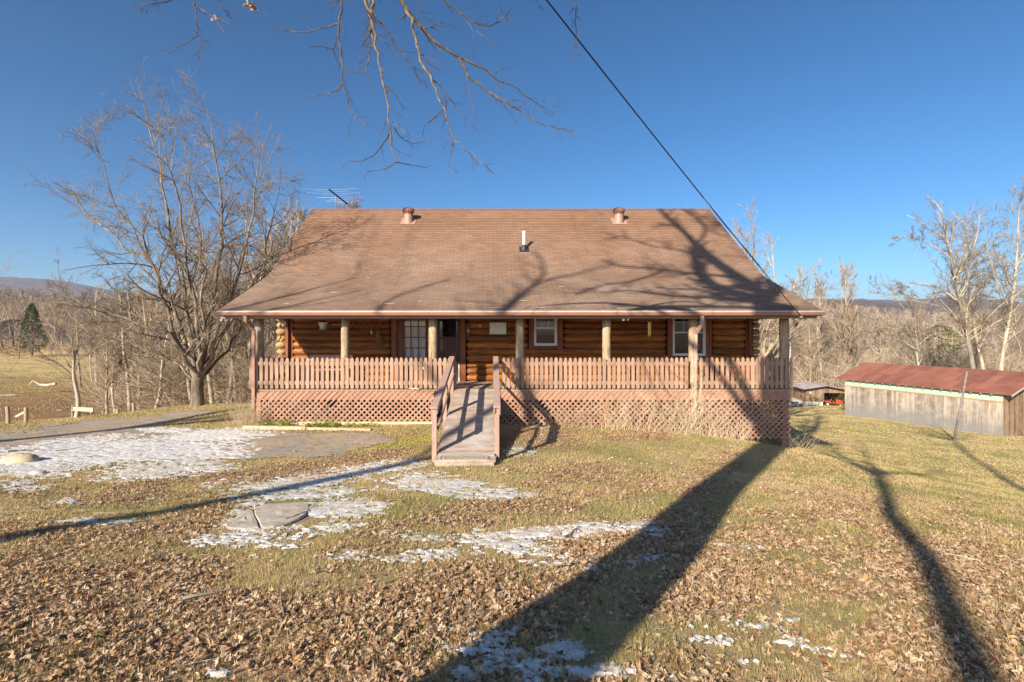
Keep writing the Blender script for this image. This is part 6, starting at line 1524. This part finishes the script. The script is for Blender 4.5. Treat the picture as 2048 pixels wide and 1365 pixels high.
# pasture fence: posts and rails
M_fp = simple('fence_wood', (.36,.29,.21), .85, .2, 8, bump=.4)
FP = [(17,848,813),(52,846,815),(145,836,811),(158,835,818),(181,832,820),(205,830,817),(236,828,818),(240,827,816),(268,824,806)]
lab = ['leftmost round fence post at the pasture edge','second fence post from the left, a loose rail leaning on it','tall fence post just left of the small crooked tree','short fence post touching the base of the small crooked tree','slanting fence post under the right end of the pale rail','lone short fence post right of the pale rail','shorter of a close pair of fence posts before the woods','taller of a close pair of fence posts before the woods','fence post at the foot of the leaning woods trees']
for (px, pb, pt), L in zip(FP, lab):
    h = hit(px, pb); Yp = min(h[1], 32); hh = (pb-pt)*Yp/F; x = XP(px, Yp); z = gz(x, Yp); b = MB(px); ln = .12 if px in (181, 205) else rg.uniform(-.03,.03)
    top = ZP(pt, Yp); b.tube([(x, Yp, z-.2), (x+ln*.4, Yp, (z+top)/2), (x+ln, Yp, top)], [max(.05,.0024*Yp)]*3, 8); o = thing('fence_post', b, M_fp, L, 'fence post', 'fence posts along the pasture edge')
for (a, c, L) in (((147,817),(187,819),'pale horizontal rail resting on posts behind the small crooked tree'), ((31,833),(52,822),'loose rail leaning diagonally against the second fence post')):
    Yp = 22; h = hit(a[0], 838); Yp = min(h[1], 30); b = MB(); b.beam(P(a[0],a[1]+1,Yp), P(c[0],c[1]+1,Yp), .05, .12); thing('fence_rail', b, simple('pale_rail', (.52,.43,.32), .8), L, 'rail')
b = MB(); Yp = 44
b.tube([P(66,762,Yp), P(80,770,Yp), P(95,771,Yp), P(112,768,Yp)], [.03,.09,.11,.13], 8); b.tube([P(66,762,Yp), P(60,768,Yp), P(56,771,Yp)], [.05,.04,.02], 6); thing('fallen_branch', b, B_tan, 'pale fallen branch lying out in the pasture', 'branch')

# ---- dry plants round the porch
def stems(name, px, Yp, n, h, spread, label, mat, seed, zoff=0, cat='plant', arch=.5, rad=.004, wid=.3, side=2):
    rs = np.random.RandomState(seed); x = XP(px, Yp); z = gz(x, Yp); T = Tree(seed)
    st = np.c_[x+rs.randn(n)*wid, Yp+rs.randn(n)*.10, np.full(n, z-.02)]; st[:,1] = np.minimum(st[:,1], 13.86)
    a = rs.rand(n)*6.28; d = np.c_[np.cos(a)*spread, -np.abs(np.sin(a))*spread*.6, np.ones(n)]
    m = T.grow(st, d, h*(.5+.8*rs.rand(n)), np.full(n, rad), np.full(n, rad*.4), 8, .10, -arch*.12, 4)
    T.kids(m, side, .3, 1, .7, .2, .35, .7, 4, .2, -.03, 3, rad*.4)
    for pts, _, _, _ in T.lv: pts[...,1] = np.minimum(pts[...,1], 13.88)
    o = T.mb(0, 2).build(name, mat); return tag(o, label, cat)
M_dry = simple('dry_stem', (.62,.50,.34), .8, .2, 20); M_dry2 = simple('dry_stem_brown', (.48,.36,.24), .8, .25, 20)
stems('dry_shrub', 1130, 13.6, 70, .8, .5, 'sparse dry stems against the lattice just right of the ramp', M_dry2, 1, wid=.35)
stems('dry_shrub', 1232, 13.55, 60, 1.0, .45, 'dense clump of dead stems against the lattice below the fifth post', M_dry, 2, wid=.35)
stems('dry_shrub', 1310, 13.55, 70, 1.05, .5, 'widest tangle of dead stems on the lattice left of the downspout', M_dry, 3, wid=.5)
stems('dry_shrub', 1368, 13.5, 80, 1.35, .5, 'tall dead stems leaning against the foot of the right downspout', M_dry, 4, wid=.3)
stems('dry_shrub', 1430, 13.5, 60, .95, .4, 'dead stems against the lattice just right of the downspout', M_dry, 5, wid=.3)
stems('dry_shrub', 1475, 13.5, 34, .8, .4, 'thinner dead stems before the see through end of the lattice', M_dry, 6, wid=.2)
stems('dry_shrub', 1602, 13.6, 30, .7, .6, 'leafless grey shrub at the foot of the right corner post', M_dry2, 7, wid=.12)
stems('dry_grass_clump', 490, 13.9, 110, .85, .45, 'tall straw coloured grass clump at the left corner of the porch', M_dry, 8, wid=.16, cat='grass clump', rad=.003, side=0)
stems('dry_shrub', 517, 13.75, 40, .6, .4, 'brown dead stems at the foot of the left corner post', M_dry2, 9, wid=.08)
stems('dry_shrub', 640, 13.75, 26, .7, .5, 'few bare pale stems on the lattice where it is broken', M_dry2, 10, wid=.4)
# vine up the downspout
T = Tree(60); n = 16; x = XP(1390,13.8); st = np.c_[x+np.random.RandomState(1).randn(n)*.05, np.full(n,13.82), np.full(n, gz(x,13.8))]
m = T.grow(st, np.tile([0,0,1.], (n,1)), 1.2+1.9*T.rs.rand(n), np.full(n,.006), np.full(n,.002), 14, .10, .3, 4); l = T.kids(m, 12, .2, 1, 1.0, .3, .16, .6, 5, .3, 0, 3, .002); 
for p_, _, _, _ in T.lv: p_[...,1] = np.clip(p_[...,1], 13.74, 13.86); p_[...,0] = x+(p_[...,0]-x)*.8
o = T.mb(0, 2).build('dead_vine', M_dry); tag(o, 'dead vine climbing up the right downspout', 'vine')
rs = np.random.RandomState(3)
# low green weeds and mossy leaves at the left bed
def weeds(pxa, pxb, Yp, n, label, seed, hh=.10):
    rs = np.random.RandomState(seed); b = MB(seed); x = XP(pxa,Yp)+rs.rand(n)*(XP(pxb,Yp)-XP(pxa,Yp)); y = Yp+rs.randn(n)*.08; z = g(x, y); k = fbm(x*3, y*3, seed, 2); hz = rs.rand(n)*hh*(.5+k)
    c = np.stack([x, y, z+hz], -1); u_ = unit(rs.randn(n,3)*[1,1,.4]); v_ = unit(np.cross(u_, rs.randn(n,3)*.4+[0,0,1])); L = (.014+.02*rs.rand(n))[:,None]
    b._add(np.stack([c-u_*L, c+v_*L*.7, c+u_*L, c-v_*L*.7], 1).reshape(-1,3), q=np.arange(n*4).reshape(-1,4), r=np.repeat(rs.rand(n), 4))
    return tag(b.build('weeds', blade_mat('weed', [(0, (.16,.22,.02)), (.6, (.36,.42,.05)), (1, (.5,.45,.12))])), label, kind='stuff')
weeds(520, 580, 13.7, 700, 'low green weeds at the left end of the bed', 1, .16); weeds(610, 680, 13.5, 1200, 'brightest low green weeds along the bed under the lattice', 2, .13); weeds(690, 760, 13.6, 350, 'sparse green weeds towards the ramp', 3, .08)
# ================================================================ AIR
t = bpy.data.materials.new('haze_air'); t.use_nodes = True; nt = t.node_tree; nt.nodes.remove(nt.nodes['Principled BSDF'])
pv = nt.nodes.new('ShaderNodeVolumePrincipled'); pv.inputs['Color'].default_value = (.66,.76,1,1); pv.inputs['Density'].default_value = .00022; pv.inputs['Anisotropy'].default_value = .1
nt.links.new(pv.outputs[0], nt.nodes['Material Output'].inputs['Volume'])
if HAZE:
    b = MB(); b.box(-3600, 3600, -430, 3700, -40, 172); o = b.build('haze', t, origin=(0,0,0)); tag(o, kind='stuff')
# ================================================================ LIGHT, SKY, CAMERA
w = bpy.data.worlds.new("World"); SC.world = w; w.use_nodes = True; nt = w.node_tree; bg = nt.nodes['Background']
sky = nt.nodes.new('ShaderNodeTexSky'); sky.sky_type = 'NISHITA'; sky.sun_disc = False; sky.sun_elevation = EL; sky.sun_rotation = math.pi+AZ; sky.altitude = 1500; sky.air_density = 1.0; sky.dust_density = 3; sky.ozone_density = 4.8
hs = nt.nodes.new('ShaderNodeHueSaturation'); hs.inputs['Saturation'].default_value = 1.14; hs.inputs['Hue'].default_value = .49; gm_ = nt.nodes.new('ShaderNodeGamma'); gm_.inputs[1].default_value = 1.2; nt.links.new(sky.outputs[0], hs.inputs['Color']); nt.links.new(hs.outputs[0], gm_.inputs[0]); nt.links.new(gm_.outputs[0], bg.inputs[0]); bg.inputs[1].default_value = .055
sd = bpy.data.lights.new('sun', 'SUN'); sd.energy = 5.0; sd.angle = R(.55); sd.color = (1,.89,.72); so = bpy.data.objects.new('sun', sd); COL.objects.link(so)
so.rotation_euler = Vector(SUN).to_track_quat('-Z', 'Y').to_euler(); so.location = (-20, -30, 30)
cd = bpy.data.cameras.new('camera'); cam = bpy.data.objects.new('camera', cd); COL.objects.link(cam); SC.camera = cam
cd.sensor_width = 36; cd.lens = F/2048*36; cd.shift_x = (1024-CX)/2048; cd.shift_y = -(682.5-CY)/2048
cam.location = (0, 0, CZ); cam.rotation_euler = (R(90), 0, 0); cd.clip_start = .05; cd.clip_end = 9000
SC.view_settings.view_transform = 'Standard'; SC.view_settings.look = 'None'; SC.view_settings.exposure = 1.0; SC.view_settings.gamma = 1
SC.cycles.use_denoising = True; SC.cycles.denoiser = 'OPENIMAGEDENOISE'; SC.cycles.denoising_input_passes = 'RGB_ALBEDO_NORMAL'; SC.cycles.denoising_prefilter = 'ACCURATE'; SC.cycles.max_bounces = 8; SC.cycles.diffuse_bounces = 3; SC.cycles.glossy_bounces = 3; SC.cycles.transparent_max_bounces = 12; SC.cycles.volume_bounces = 0
SC.render.use_persistent_data = False
